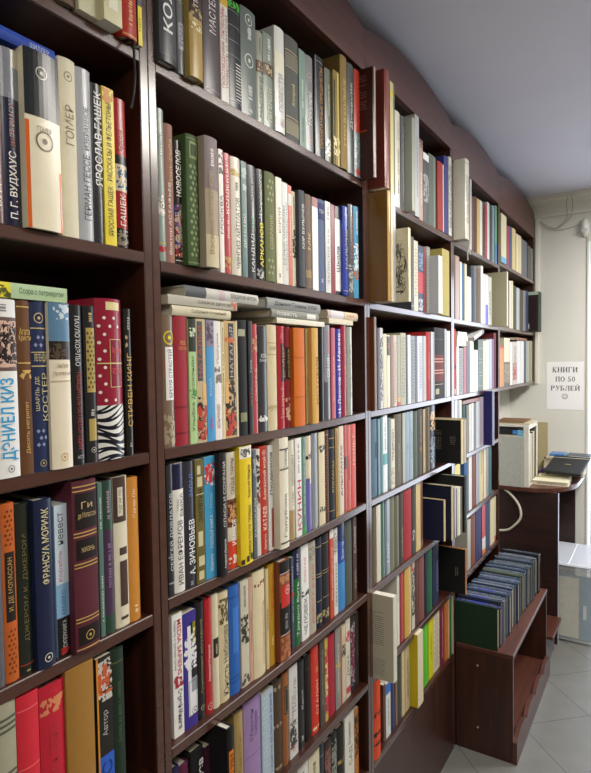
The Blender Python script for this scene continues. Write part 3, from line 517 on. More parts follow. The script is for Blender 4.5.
["booklet","very thin cream booklet beside black binder, second bookcase third shelf","booklet","books upright on the third shelf of the second bookcase",-0.003,0.9227,1.4438,"U",0.006,0.2305,0.1522,"d8ccae","p",""],
["hardcover_book","wide black hardcover with two small grey tags, second bookcase third shelf","book","books upright on the third shelf of the second bookcase",-0.003,0.9439,1.4437,"U",0.0341,0.2338,0.1543,"19191b","k","p.86-.92#a8a890@.1-.7; p.12-.2#8c8c6a@.2-.8"],
["paperback_book","slim black paperback with white and red lettering, second bookcase third shelf","book","books upright on the third shelf of the second bookcase",-0.003,0.9688,1.4435,"U",0.0134,0.2333,0.154,"2b2b2d","p","tu.45-.75#d8d8d8@.3-.7:Тень; tu.25-.42#c04a44@.3-.7:ВЕТРА"],
["hardcover_book","coral red hardcover with gold lettering, second bookcase third shelf","book","books upright on the third shelf of the second bookcase",-0.003,0.9861,1.4434,"U",0.0179,0.2281,0.1505,"c4545a","j","tu.3-.6#e8c8b0@.3-.7:СОБОРЯНЕ; f.75-.9#d8a880"],
["hardcover_book","dark grey hardcover with short white title, second bookcase third shelf","book","books upright on the third shelf of the second bookcase",-0.003,1.0139,1.4432,"U",0.034,0.2253,0.1487,"37393c","j","th.7-.74#dcdcd8@.2-.9:ЖОРЖ; th.66-.69#dcdcd8@.1-.9:САНД; f.1-.16#e8e8e4"],
["hardcover_book","cream beige cloth hardcover right of dark grey hardcover, second bookcase third shelf","book","books upright on the third shelf of the second bookcase",-0.003,1.05,1.4431,"U",0.0357,0.2292,0.1513,"d6c8a4","k","th.76-.8#8f7a54@.2-.8:РОМАН; l.83#a89068; l.72#a89068; f.18-.24#b8a47c"],
["hardcover_book","red hardcover with a black label, nearer of two volumes, second bookcase third shelf","book","books upright on the third shelf of the second bookcase",-0.003,1.0854,1.443,"U",0.0294,0.2287,0.1509,"ab2a36","j","p.46-.83#2a2224@.35-1; tu.5-.8#b8a070@.5-.85:ДРАЙЗЕР; tu.1-.4#d8a8a0@.3-.7:Том первый; e.9#d88a80@.3-.7"],
["hardcover_book","dark red hardcover with a black label, further of two volumes, second bookcase third shelf","book","books upright on the third shelf of the second bookcase",-0.003,1.1117,1.443,"U",0.0208,0.2276,0.1502,"862530","j","p.48-.8#241e20@.1-.9; tu.5-.78#b09868@.3-.75:ДРАЙЗЕР; f.06-.3#d8b090"],
["hardcover_book","thick orange cloth hardcover right of dark red hardcover, second bookcase third shelf","book","books upright on the third shelf of the second bookcase",0.0079,1.1456,1.443,"U",0.0464,0.2263,0.1493,"cf6b1b","k","g.3#b85a14; g.7#b85a14"],
["booklet","thin straw coloured booklet beside orange hardcover, second bookcase third shelf","booklet","books upright on the third shelf of the second bookcase",-0.003,1.193,1.4432,"U",0.0097,0.2262,0.1493,"b0a070","p","x.2-.5#6a5c38"],
["hardcover_book","tan hardcover with a brown lettered spine, second bookcase third shelf","book","books upright on the third shelf of the second bookcase",0.0104,1.2132,1.4432,"U",0.0301,0.2288,0.151,"d8ab5e","k","tu.1-.8#8f6a30@.45-.8:ИСТОРИЯ"],
["hardcover_book","black hardcover with a plain spine, second bookcase third shelf","book","books upright on the third shelf of the second bookcase",-0.003,1.2664,1.4436,"U",0.0247,0.2337,0.1543,"17171a","j",""],
["hardcover_book","silver grey hardcover with white lettering, second bookcase third shelf","book","books upright on the third shelf of the second bookcase",-0.003,1.2959,1.4438,"U",0.0313,0.2398,0.1583,"8b8d94","j","tu.45-.65#eceef0@.3-.7:СОБАКИ; p.7-.95#a85a60@.5-.7; p.0-.4#5a5c64@.0-.4"],
["paperback_book","slim rose paperback before the violet hardcover, second bookcase third shelf","book","books upright on the third shelf of the second bookcase",-0.003,1.3235,1.4441,"U",0.0211,0.2332,0.1539,"b54a58","p","x.2-.7#d8a0a8"],
["hardcover_book","violet blue hardcover with white lettering, second bookcase third shelf","book","books upright on the third shelf of the second bookcase",-0.003,1.3531,1.4444,"U",0.034,0.2315,0.1528,"3b3192","j","tu.05-.95#eceaf6@.3-.75:Н. Леонов · И. Макеев"],
["hardcover_book","dark red hardcover after the violet one, second bookcase third shelf","book","books upright on the third shelf of the second bookcase",-0.003,1.3865,1.4448,"U",0.0295,0.243,0.1604,"98273a","j","tu.1-.9#d89aa0@.5-.8:СЕМЕЙНАЯ"],
["hardcover_book","grey white hardcover, last upright of its shelf, second bookcase third shelf","book","books upright on the third shelf of the second bookcase",-0.003,1.4193,1.4453,"U",0.0306,0.2387,0.1575,"9aa096","j","p.0-1#e6e8e4@.55-1; x.2-.8#6a7068"],
["hardcover_book","dark grey hardcover with dense white lettering, second bookcase fourth shelf","book","books upright on the fourth shelf of the second bookcase",-0.006,0.7333,1.186,"U",0.0139,0.2296,0.1515,"35373a","j","tu.06-.92#d0d2d4@.15-.8:СЕРГЕЙ ДОВЛАТОВ; g.1#9a9c9e; g.3#9a9c9e"],
["hardcover_book","white hardcover with navy head and thin black lettering, second bookcase fourth shelf","book","books upright on the fourth shelf of the second bookcase",-0.006,0.7549,1.1855,"U",0.0267,0.2303,0.152,"efede4","j","p.8-1#1f2142; tu.06-.56#2a2a2c@.25-.75:ИВАН ЕФРЕМОВ; tu.59-.77#2a2a2c@.25-.42:ЧАС; tu.59-.77#2a2a2c@.55-.8:БЫКА"],
["hardcover_book","slate hardcover with white lettering and blue title, second bookcase fourth shelf","book","books upright on the fourth shelf of the second bookcase",-0.006,0.7828,1.1848,"U",0.0269,0.2303,0.152,"363641","j","tu.1-.54#eeeeee@.3-.85:*А. ЗИНОВЬЕВ; tu.72-.9#6f8ed8@.4-.75:ЗАПАД; x.02-.06#9a9aa4"],
["paperback_book","olive paperback with cream blocks and black lettering, second bookcase fourth shelf","book","books upright on the fourth shelf of the second bookcase",-0.006,0.8089,1.1842,"U",0.0231,0.2307,0.1523,"6d6432","p","tu.5-.76#1f1c10@.3-.8:ЗАМЯТИН; p.78-.86#d5cba0@.2-.8; p.88-.95#d5cba0@.2-.6; p.3-.42#d5cba0@.2-.75; p.14-.22#d5cba0@.2-.9; p.03-.1#d5cba0@.2-.8; l.72#d5cba0"],
["paperback_book","sky blue paperback with a red and white figure, second bookcase fourth shelf","book","books upright on the fourth shelf of the second bookcase",-0.006,0.8374,1.1836,"U",0.0305,0.2327,0.1536,"459fcd","p","f.76-.93#f0e6e0; f.78-.94#d83a3a; tu.25-.52#e6f3fa@.4-.75:ГОЛУБАЯ КНИГА; tu.58-.7#bfe0f2@.4-.7:Рассказы; tu.06-.2#e6f3fa@.35-.7:Зощенко"],
["hardcover_book","black hardcover with thin white lettering, second bookcase fourth shelf","book","books upright on the fourth shelf of the second bookcase",0.0076,0.8629,1.1832,"U",0.0199,0.2363,0.156,"2a2729","k","tu.4-.93#d8d6d4@.3-.7:СПАСИ И СОХРАНИ; tu.06-.3#e6e4e2@.3-.7:Андрей Иванов"],
["hardcover_book","cream and orange hardcover with a brown photo, second bookcase fourth shelf","book","books upright on the fourth shelf of the second bookcase",-0.006,0.9054,1.1825,"U",0.0284,0.2321,0.1532,"e2d8c4","j","p.0-.24#d8452b; p.36-.6#7a4a30; f.38-.58#3c2418; f.4-.56#d8a070; tu.64-.95#2c2620@.25-.75:СЕРДЦЕ ПАРМЫ; tu.2-.42#f6f0ea@.3-.85:*ИВАНОВ; f.04-.12#f0d8c8"],
["hardcover_book","thick yellow hardcover with white cap and black stripes at foot, second bookcase fourth shelf","book","books upright on the fourth shelf of the second bookcase",0.0039,0.9397,1.182,"U",0.0397,0.2408,0.1589,"e9cd24","k","p.9-1#eeeade; f.91-.98#5a5a58; tu.56-.84#2a2612@.5-.8:Алексей Иванов; tu.06-.5#2a2612@.5-.85:ПЕРВОЕ ПОСЛЕ ПЕРВЫХ; p.01-.05#3a3620@0-.25; p.02-.07#3a3620@.38-.6; p.03-.08#3a3620@.72-.95"],
["paperback_book","slim blue grey paperback with white lettering, second bookcase fourth shelf","book","books upright on the fourth shelf of the second bookcase",-0.006,0.9795,1.1816,"U",0.0109,0.227,0.1498,"586470","p","tu.05-.7#d8dde0@.2-.8:РАССКАЗЫ; f.75-.95#9aa4ac"],
["paperback_book","thin pale paperback with a black photo, second bookcase fourth shelf","book","books upright on the fourth shelf of the second bookcase",-0.006,0.9924,1.1815,"U",0.0125,0.2275,0.1502,"d8d2c8","p","f.5-.95#221f1e; f.45-.6#8a3a30"],
["hardcover_book","vermilion red hardcover with white lettering, second bookcase fourth shelf","book","books upright on the fourth shelf of the second bookcase",-0.006,1.0138,1.1813,"U",0.0276,0.2313,0.1526,"c2402f","j","tu.5-.9#f0ded4@.3-.7:Алмазный мой; tu.22-.44#f6ece4@.25-.75:КАТАЕВ; tu.04-.18#f0ded4@.3-.7:Валентин; e.94#f0ded4@.3-.7"],
["paperback_book","white paperback with black script and red foot, second bookcase fourth shelf","book","books upright on the fourth shelf of the second bookcase",-0.006,1.0391,1.1812,"U",0.0198,0.2303,0.152,"e4e4e0","p","tu.5-.95#26282c@.25-.8:Людмила; p.02-.4#b8402e@.5-.7; p.02-.4#2a2828@.75-.9"],
["hardcover_book","broad ivory hardcover with black line script, second bookcase fourth shelf","book","books upright on the fourth shelf of the second bookcase",0.0128,1.0671,1.1811,"U",0.0356,0.2436,0.1607,"e6e1cf","k","tu.1-.5#4a463c@.35-.7:Голубчик; tu.72-.9#4a463c@.35-.7:Сквозь; g.9#4a463c; g.05#4a463c; g.72#6a665c"],
["hardcover_book","cream white hardcover with a tan foot, second bookcase fourth shelf","book","books upright on the fourth shelf of the second bookcase",-0.006,1.1266,1.181,"U",0.0227,0.2309,0.1524,"dcd6c4","j","p.0-.3#b29a70; tu.55-.85#5e584c@.3-.7:ШУКШИН; x.35-.5#8a8474"],
["paperback_book","white paperback with bold red lettering, second bookcase fourth shelf","book","books upright on the fourth shelf of the second bookcase",-0.006,1.1533,1.1811,"U",0.0261,0.2324,0.1534,"e9e9e2","p","tu.04-.6#c23344@.25-.85:*КУНИН; x.65-.95#88888c"],
["hardcover_book","slim green hardcover after the red lettered one, second bookcase fourth shelf","book","books upright on the fourth shelf of the second bookcase",-0.006,1.1766,1.1812,"U",0.0178,0.2319,0.1531,"537e72","p","p.0-.08#3f9a50; x.2-.9#a8c4ba"],
["paperback_book","paperback with cream top and violet lower half, second bookcase fourth shelf","book","books upright on the fourth shelf of the second bookcase",-0.006,1.2013,1.1813,"U",0.0286,0.2314,0.1527,"d9cbb0","j","p.0-.5#6a62a6; p.5-.56#6a62a6@0-.6; f.76-.84#3c3630"],
["hardcover_book","blue grey hardcover without lettering right of paperback, second bookcase fourth shelf","book","books upright on the fourth shelf of the second bookcase",-0.006,1.232,1.1815,"U",0.0297,0.235,0.1551,"8c929c","j","p.0-1#a4aab4@.3-.6"],
["paperback_book","cream paperback with two dark spots, second bookcase fourth shelf","book","books upright on the fourth shelf of the second bookcase",-0.006,1.2633,1.1818,"U",0.0298,0.2338,0.1543,"d9cba6","p","f.78-.86#3c382e; f.14-.2#4a463a"],
["hardcover_book","brown hardcover with gold ornament, second bookcase fourth shelf","book","books upright on the fourth shelf of the second bookcase",-0.006,1.2915,1.1822,"U",0.0235,0.2355,0.1554,"5c3a2c","k","o.1-.9#8a6848; l.95#b08a60"],
["hardcover_book","blue black hardcover with gold bands, second bookcase fourth shelf","book","books upright on the fourth shelf of the second bookcase",-0.006,1.3192,1.1825,"U",0.0286,0.2348,0.155,"28303a","k","l.9#c8b070; l.8#c8b070; tu.3-.65#b8a468@.3-.7:РОМАНЫ; l.1#c8b070"],
["booklet","slim mustard booklet with speckled spine, second bookcase fourth shelf","booklet","books upright on the fourth shelf of the second bookcase",-0.006,1.3442,1.1829,"U",0.0184,0.2344,0.1547,"a8843a","p","o.05-.95#7a5e26"],
["paperback_book","cream paperback with blue black lettering, second bookcase fourth shelf","book","books upright on the fourth shelf of the second bookcase",-0.006,1.3679,1.1833,"U",0.0257,0.2369,0.1563,"d4c8ae","p","tu.2-.8#4c4a52@.3-.7:АЛЬМАНАХ"],
["paperback_book","thin red paperback with a dark square, second bookcase fourth shelf","book","books upright on the fourth shelf of the second bookcase",-0.006,1.3909,1.1838,"U",0.017,0.2368,0.1563,"b03a3a","p","p.5-.64#3a1c1c@.1-.9"],
["paperback_book","orange red paperback between two reds, second bookcase fourth shelf","book","books upright on the fourth shelf of the second bookcase",-0.006,1.4121,1.1842,"U",0.0222,0.2343,0.1547,"c2512c","p","tu.3-.7#7a2a18@.3-.7:ЗАКОН"],
["paperback_book","scarlet paperback, last of its shelf, second bookcase fourth shelf","book","books upright on the fourth shelf of the second bookcase",-0.006,1.4388,1.1848,"U",0.0277,0.2339,0.1544,"ca3f28","p","tu.5-.9#f0c8a8@.3-.7:ПОЛЕТ"],
["paperback_book","white paperback with red and black lettering running down, second bookcase fifth shelf","book","books upright on the fifth shelf of the second bookcase",-0.015,0.7515,0.9216,"U",0.0257,0.224,0.1478,"eceae6","p","td.5-.95#c23a4a@.45-.85:*MEDIA SAPIENS; td.55-.95#2c2c2e@.1-.35:Повесть о третьем сроке; td.06-.38#26262a@.3-.85:*Сергей Минаев; f.4-.5#a8303c"],
["paperback_book","violet blue paperback with white swirls and round emblem, second bookcase fifth shelf","book","books upright on the fifth shelf of the second bookcase",-0.015,0.7834,0.9208,"U",0.0345,0.2166,0.143,"3c2f8e","p","p.1-.88#e9e9ee@.3-1; p.42-.9#1f2024@.55-1; p.3-.42#9a9ca4@.55-1; f.5-.85#e9e9ee; tu.72-.9#e8e020@.7-.92:ДУХLESS; e.13#2b2630@.55-.95; q.1-.4#26262a@.35-.95"],
["hardcover_book","black hardcover with small gold lettering and seal, second bookcase fifth shelf","book","books upright on the fifth shelf of the second bookcase",-0.015,0.814,0.9201,"U",0.0232,0.2249,0.1484,"232326","j","tu.22-.85#a8945a@.35-.65:Энциклопедия заблуждений; e.1#b8b090@.3-.75"],
["hardcover_book","red hardcover with white lettering and ring emblem, second bookcase fifth shelf","book","books upright on the fifth shelf of the second bookcase",-0.015,0.8368,0.9197,"U",0.0194,0.223,0.1472,"b9252f","j","tu.28-.6#f2dcda@.25-.65:Алексей Макаров; e.06#f0c8c0@.15-.85; e.06#b9252f@.3-.7"],
["hardcover_book","cream hardcover with a black square label, second bookcase fifth shelf","book","books upright on the fifth shelf of the second bookcase",-0.015,0.8575,0.9193,"U",0.0189,0.224,0.1478,"dcd2b6","k","p.45-.62#2f2c26@.1-.95; x.48-.58#b8b09a"],
["hardcover_book","ivory hardcover with large black script, second bookcase fifth shelf","book","books upright on the fifth shelf of the second bookcase",-0.015,0.8833,0.9188,"U",0.0295,0.2196,0.1449,"d8caa2","k","tu.06-.7#3a3426@.3-.8:Юность Набокова; f.72-.95#6a5c3c"],
["hardcover_book","blue cloth hardcover with a raised panel, second bookcase fifth shelf","book","books upright on the fifth shelf of the second bookcase",-0.015,0.9174,0.9183,"U",0.0333,0.2227,0.147,"2d63b4","k","p.38-.8#3f7acc@.25-.8; l.12#1f3f7c; l.16#1f3f7c; l.9#1f3f7c"],
["paperback_book","grey cream paperback with ink drawings, second bookcase fifth shelf","book","books upright on the fifth shelf of the second bookcase",-0.015,0.9495,0.9179,"U",0.0267,0.2229,0.1471,"cdc7b2","p","f.4-.68#3a382f; f.02-.12#55524a; x.75-.95#6a675c"],
["paperback_book","thin pinkish paperback right of grey cream paperback, second bookcase fifth shelf","book","books upright on the fifth shelf of the second bookcase",-0.015,0.97,0.9177,"U",0.0115,0.2229,0.1471,"c9a08c","p","x.3-.7#a07060"],
["hardcover_book","broad cream hardcover with red lettering, second bookcase fifth shelf","book","books upright on the fifth shelf of the second bookcase",-0.0111,0.9968,0.9175,"U",0.0416,0.2304,0.1521,"dfd2ad","k","tu.1-.7#a5674a@.7-.92:ПОСЛЕДНИЙ СВИДЕТЕЛЬ; f.85-.9#8a4a38"],
["booklet","thin cream booklet before the mustard hardcover, second bookcase fifth shelf","booklet","books upright on the fifth shelf of the second bookcase",-0.015,1.03,0.9172,"U",0.0098,0.2218,0.1464,"cfc099","p","tu.2-.8#5c5440@.2-.8:СТИХИ"],
["hardcover_book","mustard yellow hardcover with orange lettering, second bookcase fifth shelf","book","books upright on the fifth shelf of the second bookcase",-0.015,1.0496,0.9171,"U",0.0256,0.2293,0.1514,"c4962a","j","tu.5-.9#d8641e@.3-.7:ПАМЯТЬ; x.2-.3#e8c870"],
["hardcover_book","thick hardcover with black bands, red panel and portrait, second bookcase fifth shelf","book","books upright on the fifth shelf of the second bookcase",-0.0007,1.0829,0.917,"U",0.0404,0.2288,0.151,"8a4e34","k","p.88-1#1d1b1c; p.27-.6#1d1b1c; p.54-.76#c8342c@.1-1; e.7#d8d0c8@.45-.95; f.02-.24#b87850; f.78-.86#c08860; x.32-.48#9a928a; l.88#d8d0c8; l.27#d8d0c8"],
["booklet","slim blue grey booklet beside the portrait book, second bookcase fifth shelf","booklet","books upright on the fifth shelf of the second bookcase",-0.015,1.1326,0.917,"U",0.0117,0.2187,0.1443,"3c4456","p","x.3-.9#b8c0cc; f.55-.62#c8302c"],
["hardcover_book","hardcover with navy top and green lower part, second bookcase fifth shelf","book","books upright on the fifth shelf of the second bookcase",-0.015,1.1557,0.9171,"U",0.0302,0.2311,0.1525,"236638","j","p.7-1#25264c; tu.1-.66#d6e6d2@.3-.7:Трудно быть; x.74-.96#a8a8c8"],
["paperback_book","white paperback with black and faint red lettering, second bookcase fifth shelf","book","books upright on the fifth shelf of the second bookcase",-0.015,1.1896,0.9172,"U",0.0334,0.2337,0.1542,"ececea","p","tu.06-.44#2a2a2e@.3-.75:ЧЕЛОВЕК; tu.55-.92#d86a72@.35-.65:Сергей; f.46-.52#222222"],
["hardcover_book","grey beige hardcover with orange red lettering, second bookcase fifth shelf","book","books upright on the fifth shelf of the second bookcase",-0.015,1.2268,0.9175,"U",0.0368,0.2308,0.1523,"b9b1a2","j","tu.1-.75#c2523a@.3-.7:ДОРОГА В РАЙ; f.8-.95#9a9284"],
["hardcover_book","navy hardcover with gold lines, nearer of a pair, second bookcase fifth shelf","book","books upright on the fifth shelf of the second bookcase",-0.015,1.2616,0.9178,"U",0.0283,0.2314,0.1527,"20263c","k","l.9#b8a878; l.6#b8a878; l.57#b8a878; f.06-.16#b8a878; l.3#b8a878"],
["hardcover_book","blue black hardcover with gold lines, further of a pair, second bookcase fifth shelf","book","books upright on the fifth shelf of the second bookcase",-0.015,1.295,0.9182,"U",0.0352,0.2326,0.1535,"29262a","k","l.9#a89870; l.6#a89870; l.57#a89870; f.06-.16#a89870; l.3#a89870"],
["paperback_book","slim brick red paperback with white tip, second bookcase fifth shelf","book","books upright on the fifth shelf of the second bookcase",-0.015,1.3244,0.9186,"U",0.0201,0.2352,0.1552,"c34a34","p","p.9-1#e0dcd4; x.2-.8#e8c0b0"],
["paperback_book","white paperback with black lettering, slim, second bookcase fifth shelf","book","books upright on the fifth shelf of the second bookcase",-0.015,1.3465,0.919,"U",0.0206,0.232,0.1531,"dcd9d0","p","tu.1-.6#3c3a3a@.2-.8:ПЕРЕД БУРЕЙ; f.7-.95#9a968c"],
["hardcover_book","blue hardcover fading to light blue at foot right of white paperback, second bookcase fifth shelf","book","books upright on the fifth shelf of the second bookcase",-0.015,1.3811,0.9196,"U",0.0439,0.2364,0.156,"2c4aa0","j","p.0-.55#3c86c4; p.8-1#222c5c; tu.58-.78#c8d8f0@.4-.7:Зона"],
["hardcover_book","grey green cloth hardcover with no lettering, second bookcase fifth shelf","book","books upright on the fifth shelf of the second bookcase",-0.015,1.4255,0.9205,"U",0.04,0.2331,0.1538,"545a52","k",""],
["booklet","dark brown booklet with white lettering, second bookcase fifth shelf","booklet","books upright on the fifth shelf of the second bookcase",-0.015,1.4591,0.9213,"U",0.0233,0.2328,0.1537,"49352b","p","tu.55-.9#e0dcd4@.3-.7:СЛОВО; tu.1-.4#c8c0b4@.4-.7:и дело"],
["hardcover_book","navy hardcover at the dark shelf corner, second bookcase sixth shelf","book","books upright on the sixth shelf of the second bookcase",-0.018,0.7446,0.6592,"U",0.0146,0.2081,0.1373,"232b52","j","x.3-.8#8890b0"],
["hardcover_book","plum coloured hardcover at the dark shelf corner, second bookcase sixth shelf","book","books upright on the sixth shelf of the second bookcase",-0.018,0.7658,0.6588,"U",0.0248,0.2014,0.1329,"5e2440","k","l.9#8c4a68"],
["hardcover_book","black hardcover with bold white lettering, page tops showing, second bookcase sixth shelf","book","books upright on the sixth shelf of the second bookcase",-0.0125,0.7954,0.6583,"U",0.0337,0.2146,0.1416,"1d1d1f","k","tu.5-.9#ecebe8@.45-.9:*Чапаев; x.1-.4#a8a8a8"],
["booklet","thin plum booklet between two black hardcovers, second bookcase sixth shelf","booklet","books upright on the sixth shelf of the second bookcase",-0.018,0.8276,0.6579,"U",0.0145,0.2006,0.1324,"4a2136","p",""],
["hardcover_book","black hardcover with an orange label, page tops showing, second bookcase sixth shelf","book","books upright on the sixth shelf of the second bookcase",0.0275,0.8448,0.6577,"U",0.0193,0.2417,0.1595,"1c1c1e","k","p.62-.82#d87a28@.15-.9; tu.64-.8#5c2c08@.3-.75:1984; f.3-.45#8a9060"],
["hardcover_book","tan hardcover with faded lettering, second bookcase sixth shelf","book","books upright on the sixth shelf of the second bookcase",-0.018,0.9283,0.6568,"U",0.0288,0.2138,0.1411,"a98f58","j","tu.3-.8#7a6238@.4-.7:ПОВЕСТИ; e.4#7a6238@.2-.5"],
["hardcover_book","broad lilac hardcover with purple lettering, second bookcase sixth shelf","book","books upright on the sixth shelf of the second bookcase",-0.018,0.9749,0.6564,"U",0.059,0.2227,0.147,"9a7fac","k","tu.6-.9#6a4f8a@.3-.5:Мамин; tu.62-.86#6a4f8a@.55-.8:Сибиряк; l.45#7a5f96"],
["paperback_book","broad pale blue paperback with dark blue lettering, second bookcase sixth shelf","book","books upright on the sixth shelf of the second bookcase",-0.018,1.0288,0.6562,"U",0.0437,0.2117,0.1397,"adbfcc","p","tu.1-.95#2f4f86@.62-.88:НАШИ НА ВЕЛИКОЙ ВОЙНЕ; o.03-.97#c4d2dc@.05-.5"],
["hardcover_book","dark brown hardcover with two faint tags, second bookcase sixth shelf","book","books upright on the sixth shelf of the second bookcase",-0.018,1.071,0.656,"U",0.0362,0.2142,0.1414,"4b3a2b","k","f.9-.95#9a8a70; f.5-.54#9a8a70; f.04-.08#9a8a70"],
["hardcover_book","orange brown hardcover with a black label, second bookcase sixth shelf","book","books upright on the sixth shelf of the second bookcase",-0.018,1.1034,0.656,"U",0.0243,0.2177,0.1437,"955a2c","j","p.55-.85#211c18@.25-.9; q.57-.83#c8a058@.3-.85"],
["paperback_book","white paperback with grey photo and red dot, second bookcase sixth shelf","book","books upright on the sixth shelf of the second bookcase",-0.018,1.135,0.656,"U",0.0353,0.22,0.1452,"d6d4d0","p","f.1-.4#3c3c3c; tu.45-.9#8a8a88@.5-.8:ПОСЛЕ; e.1#c83a3a@.3-.7; tu.25-.8#77777a@.25-.45:СМЕРТИ"],
["hardcover_book","black hardcover with white lettering, second bookcase sixth shelf","book","books upright on the sixth shelf of the second bookcase",-0.018,1.1724,0.6561,"U",0.0342,0.2153,0.1421,"1e1f21","j","tu.3-.8#c8c8c8@.4-.65:Кыся; x.08-.14#c8c8c8"],
["hardcover_book","brown black hardcover with a plain spine, second bookcase sixth shelf","book","books upright on the sixth shelf of the second bookcase",-0.018,1.205,0.6562,"U",0.0266,0.2132,0.1407,"241f1e","k","l.85#5a4a40"],
["hardcover_book","bright red hardcover with gold emblem, second bookcase sixth shelf","book","books upright on the sixth shelf of the second bookcase",-0.018,1.2396,0.6564,"U",0.0376,0.2235,0.1475,"c9331f","j","e.72#e8b060@.5-.85; tu.2-.6#f0c0a8@.5-.75:СТАЛИН; f.04-.08#e8c8a0"],
["booklet","grey brown booklet with pale marks, second bookcase sixth shelf","booklet","books upright on the sixth shelf of the second bookcase",-0.018,1.2725,0.6566,"U",0.0237,0.2197,0.145,"47423c","p","x.2-.9#8c857a"],
["paperback_book","thin paperback in red and yellow patches right of grey brown booklet, second bookcase sixth shelf","book","books upright on the sixth shelf of the second bookcase",-0.018,1.2937,0.6568,"U",0.0153,0.2186,0.1443,"c8a848","p","f.1-.9#a82840; f.2-.8#c83848; f.3-.7#e8d890"],
["hardcover_book","crimson cloth hardcover right of thin paperback in red, second bookcase sixth shelf","book","books upright on the sixth shelf of the second bookcase",-0.018,1.3225,0.6571,"U",0.0386,0.2146,0.1417,"ab2a3c","k",""],
["paperback_book","grey paperback with a pale stripe, second bookcase sixth shelf","book","books upright on the sixth shelf of the second bookcase",-0.018,1.3582,0.6574,"U",0.0289,0.2187,0.1444,"8c8a84","p","x.2-.8#c8c6be; f.5-.56#c8b060"],
["paperback_book","cream paperback with a black picture, second bookcase sixth shelf","book","books upright on the sixth shelf of the second bookcase",-0.018,1.3883,0.6578,"U",0.0276,0.2147,0.1417,"cdc4a4","p","f.6-.75#2c2a24; p.0-1#c84a5a@.0-.18"],
["paperback_book","white paperback with pink and black marks, second bookcase sixth shelf","book","books upright on the sixth shelf of the second bookcase",-0.018,1.4171,0.6582,"U",0.026,0.2227,0.147,"dcd6c6","p","f.7-.84#c8445a; tu.2-.6#4c4844@.25-.75:ДОМ; p.06-.14#c8445a"],
["paperback_book","dark paperback with purple and white pattern, second bookcase sixth shelf","book","books upright on the sixth shelf of the second bookcase",-0.018,1.4448,0.6586,"U",0.0256,0.2203,0.1454,"2f2630","p","f.1-.9#b8b0b8; f.15-.8#7a3050"],
["paperback_book","dark brown paperback, last of its shelf, second bookcase sixth shelf","book","books upright on the sixth shelf of the second bookcase",-0.018,1.4713,0.6591,"U",0.0237,0.2185,0.1442,"312a24","p","x.4-.8#6a5c50"],
["paperback_book","white paperback with page tops showing, second bookcase seventh shelf","book","books upright on the seventh shelf of the second bookcase",-0.018,1.1716,0.4,"U",0.05,0.2185,0.1442,"d8d6d0","p","x.5-.9#55555a"],
["paperback_book","cream paperback with black lettering, second bookcase seventh shelf","book","books upright on the seventh shelf of the second bookcase",-0.018,1.2252,0.4,"U",0.0519,0.2122,0.14,"d5ccae","p","x.4-.9#5c5440"],
["hardcover_book","blue black hardcover with a grey stripe, second bookcase seventh shelf","book","books upright on the seventh shelf of the second bookcase",-0.018,1.2669,0.4,"U",0.0263,0.214,0.1412,"2a3038","j","l.85#8a929a"],
["hardcover_book","brown hardcover with pink flowers, second bookcase seventh shelf","book","books upright on the seventh shelf of the second bookcase",-0.018,1.3003,0.4,"U",0.0358,0.2005,0.1323,"3c2f2c","k","f.4-.9#8a6058"],
["hardcover_book","dark green hardcover with pale flowers, second bookcase seventh shelf","book","books upright on the seventh shelf of the second bookcase",-0.018,1.3344,0.4,"U",0.0284,0.203,0.134,"27302a","k","f.4-.92#8c948a"],
["hardcover_book","brown black hardcover with a gold mark, second bookcase seventh shelf","book","books upright on the seventh shelf of the second bookcase",-0.018,1.37,0.4,"U",0.0387,0.2001,0.1321,"25201d","k","l.5#a89058; f.5-.55#a89058"],
["paperback_book","white paperback with green lettering, second bookcase seventh shelf","book","books upright on the seventh shelf of the second bookcase",-0.018,1.4197,0.4,"U",0.056,0.2074,0.1369,"dedbd0","p","tu.3-.55#3c7a4c@.4-.8:САД; tu.6-.9#77746a@.3-.6:Вишневый"],
["paperback_book","slim orange paperback with dark patches, second bookcase seventh shelf","book","books upright on the seventh shelf of the second bookcase",-0.018,1.463,0.4,"U",0.025,0.202,0.1333,"b8742c","p","f.3-.9#3a2818"],
["hardcover_book","red brown hardcover jutting out beside the tall dark brown one, third bookcase first shelf","book","books upright on the first shelf of the third bookcase",0.0529,1.5578,2.077,"U",0.0336,0.326,0.15,"7a3b32","j","l.05#b87860; p.0-1#8a4a40@.2-.9"],
["booklet","thin yellow cream booklet jutting out, third bookcase first shelf","booklet","books upright on the first shelf of the third bookcase",0.025,1.6591,2.077,"U",0.0332,0.3395,0.13,"d6cf98","p","p.88-.92#e8d840; p.0-1#6a6a60@.7-1"],
["hardcover_book","white hardcover with small dark lettering, third bookcase first shelf","book","books upright on the first shelf of the third bookcase",-0.003,1.7693,2.077,"U",0.0451,0.2995,0.1977,"ebe6d6","j","tu.35-.62#3a3630@.3-.75:КОГО ПОЗОВЕТ; x.7-.9#a8a498; x.15-.3#77746a"],
["booklet","grey booklet beside white lettered hardcover, third bookcase first shelf","booklet","books upright on the first shelf of the third bookcase",-0.003,1.8102,2.077,"U",0.0314,0.2979,0.1966,"6b6f74","p","x.1-.9#b8bcc0"],
["booklet","pale sage grey booklet with wide plain cover showing, third bookcase first shelf","booklet","books upright on the first shelf of the third bookcase",0.0219,1.8381,2.077,"U",0.0239,0.2985,0.197,"a4a79c","p",""],
["hardcover_book","silver grey hardcover with shiny spine, third bookcase first shelf","book","books upright on the first shelf of the third bookcase",0.006,1.9142,2.077,"U",0.0393,0.3346,0.215,"b6babd","p","x.2-.8#8a8e90"],
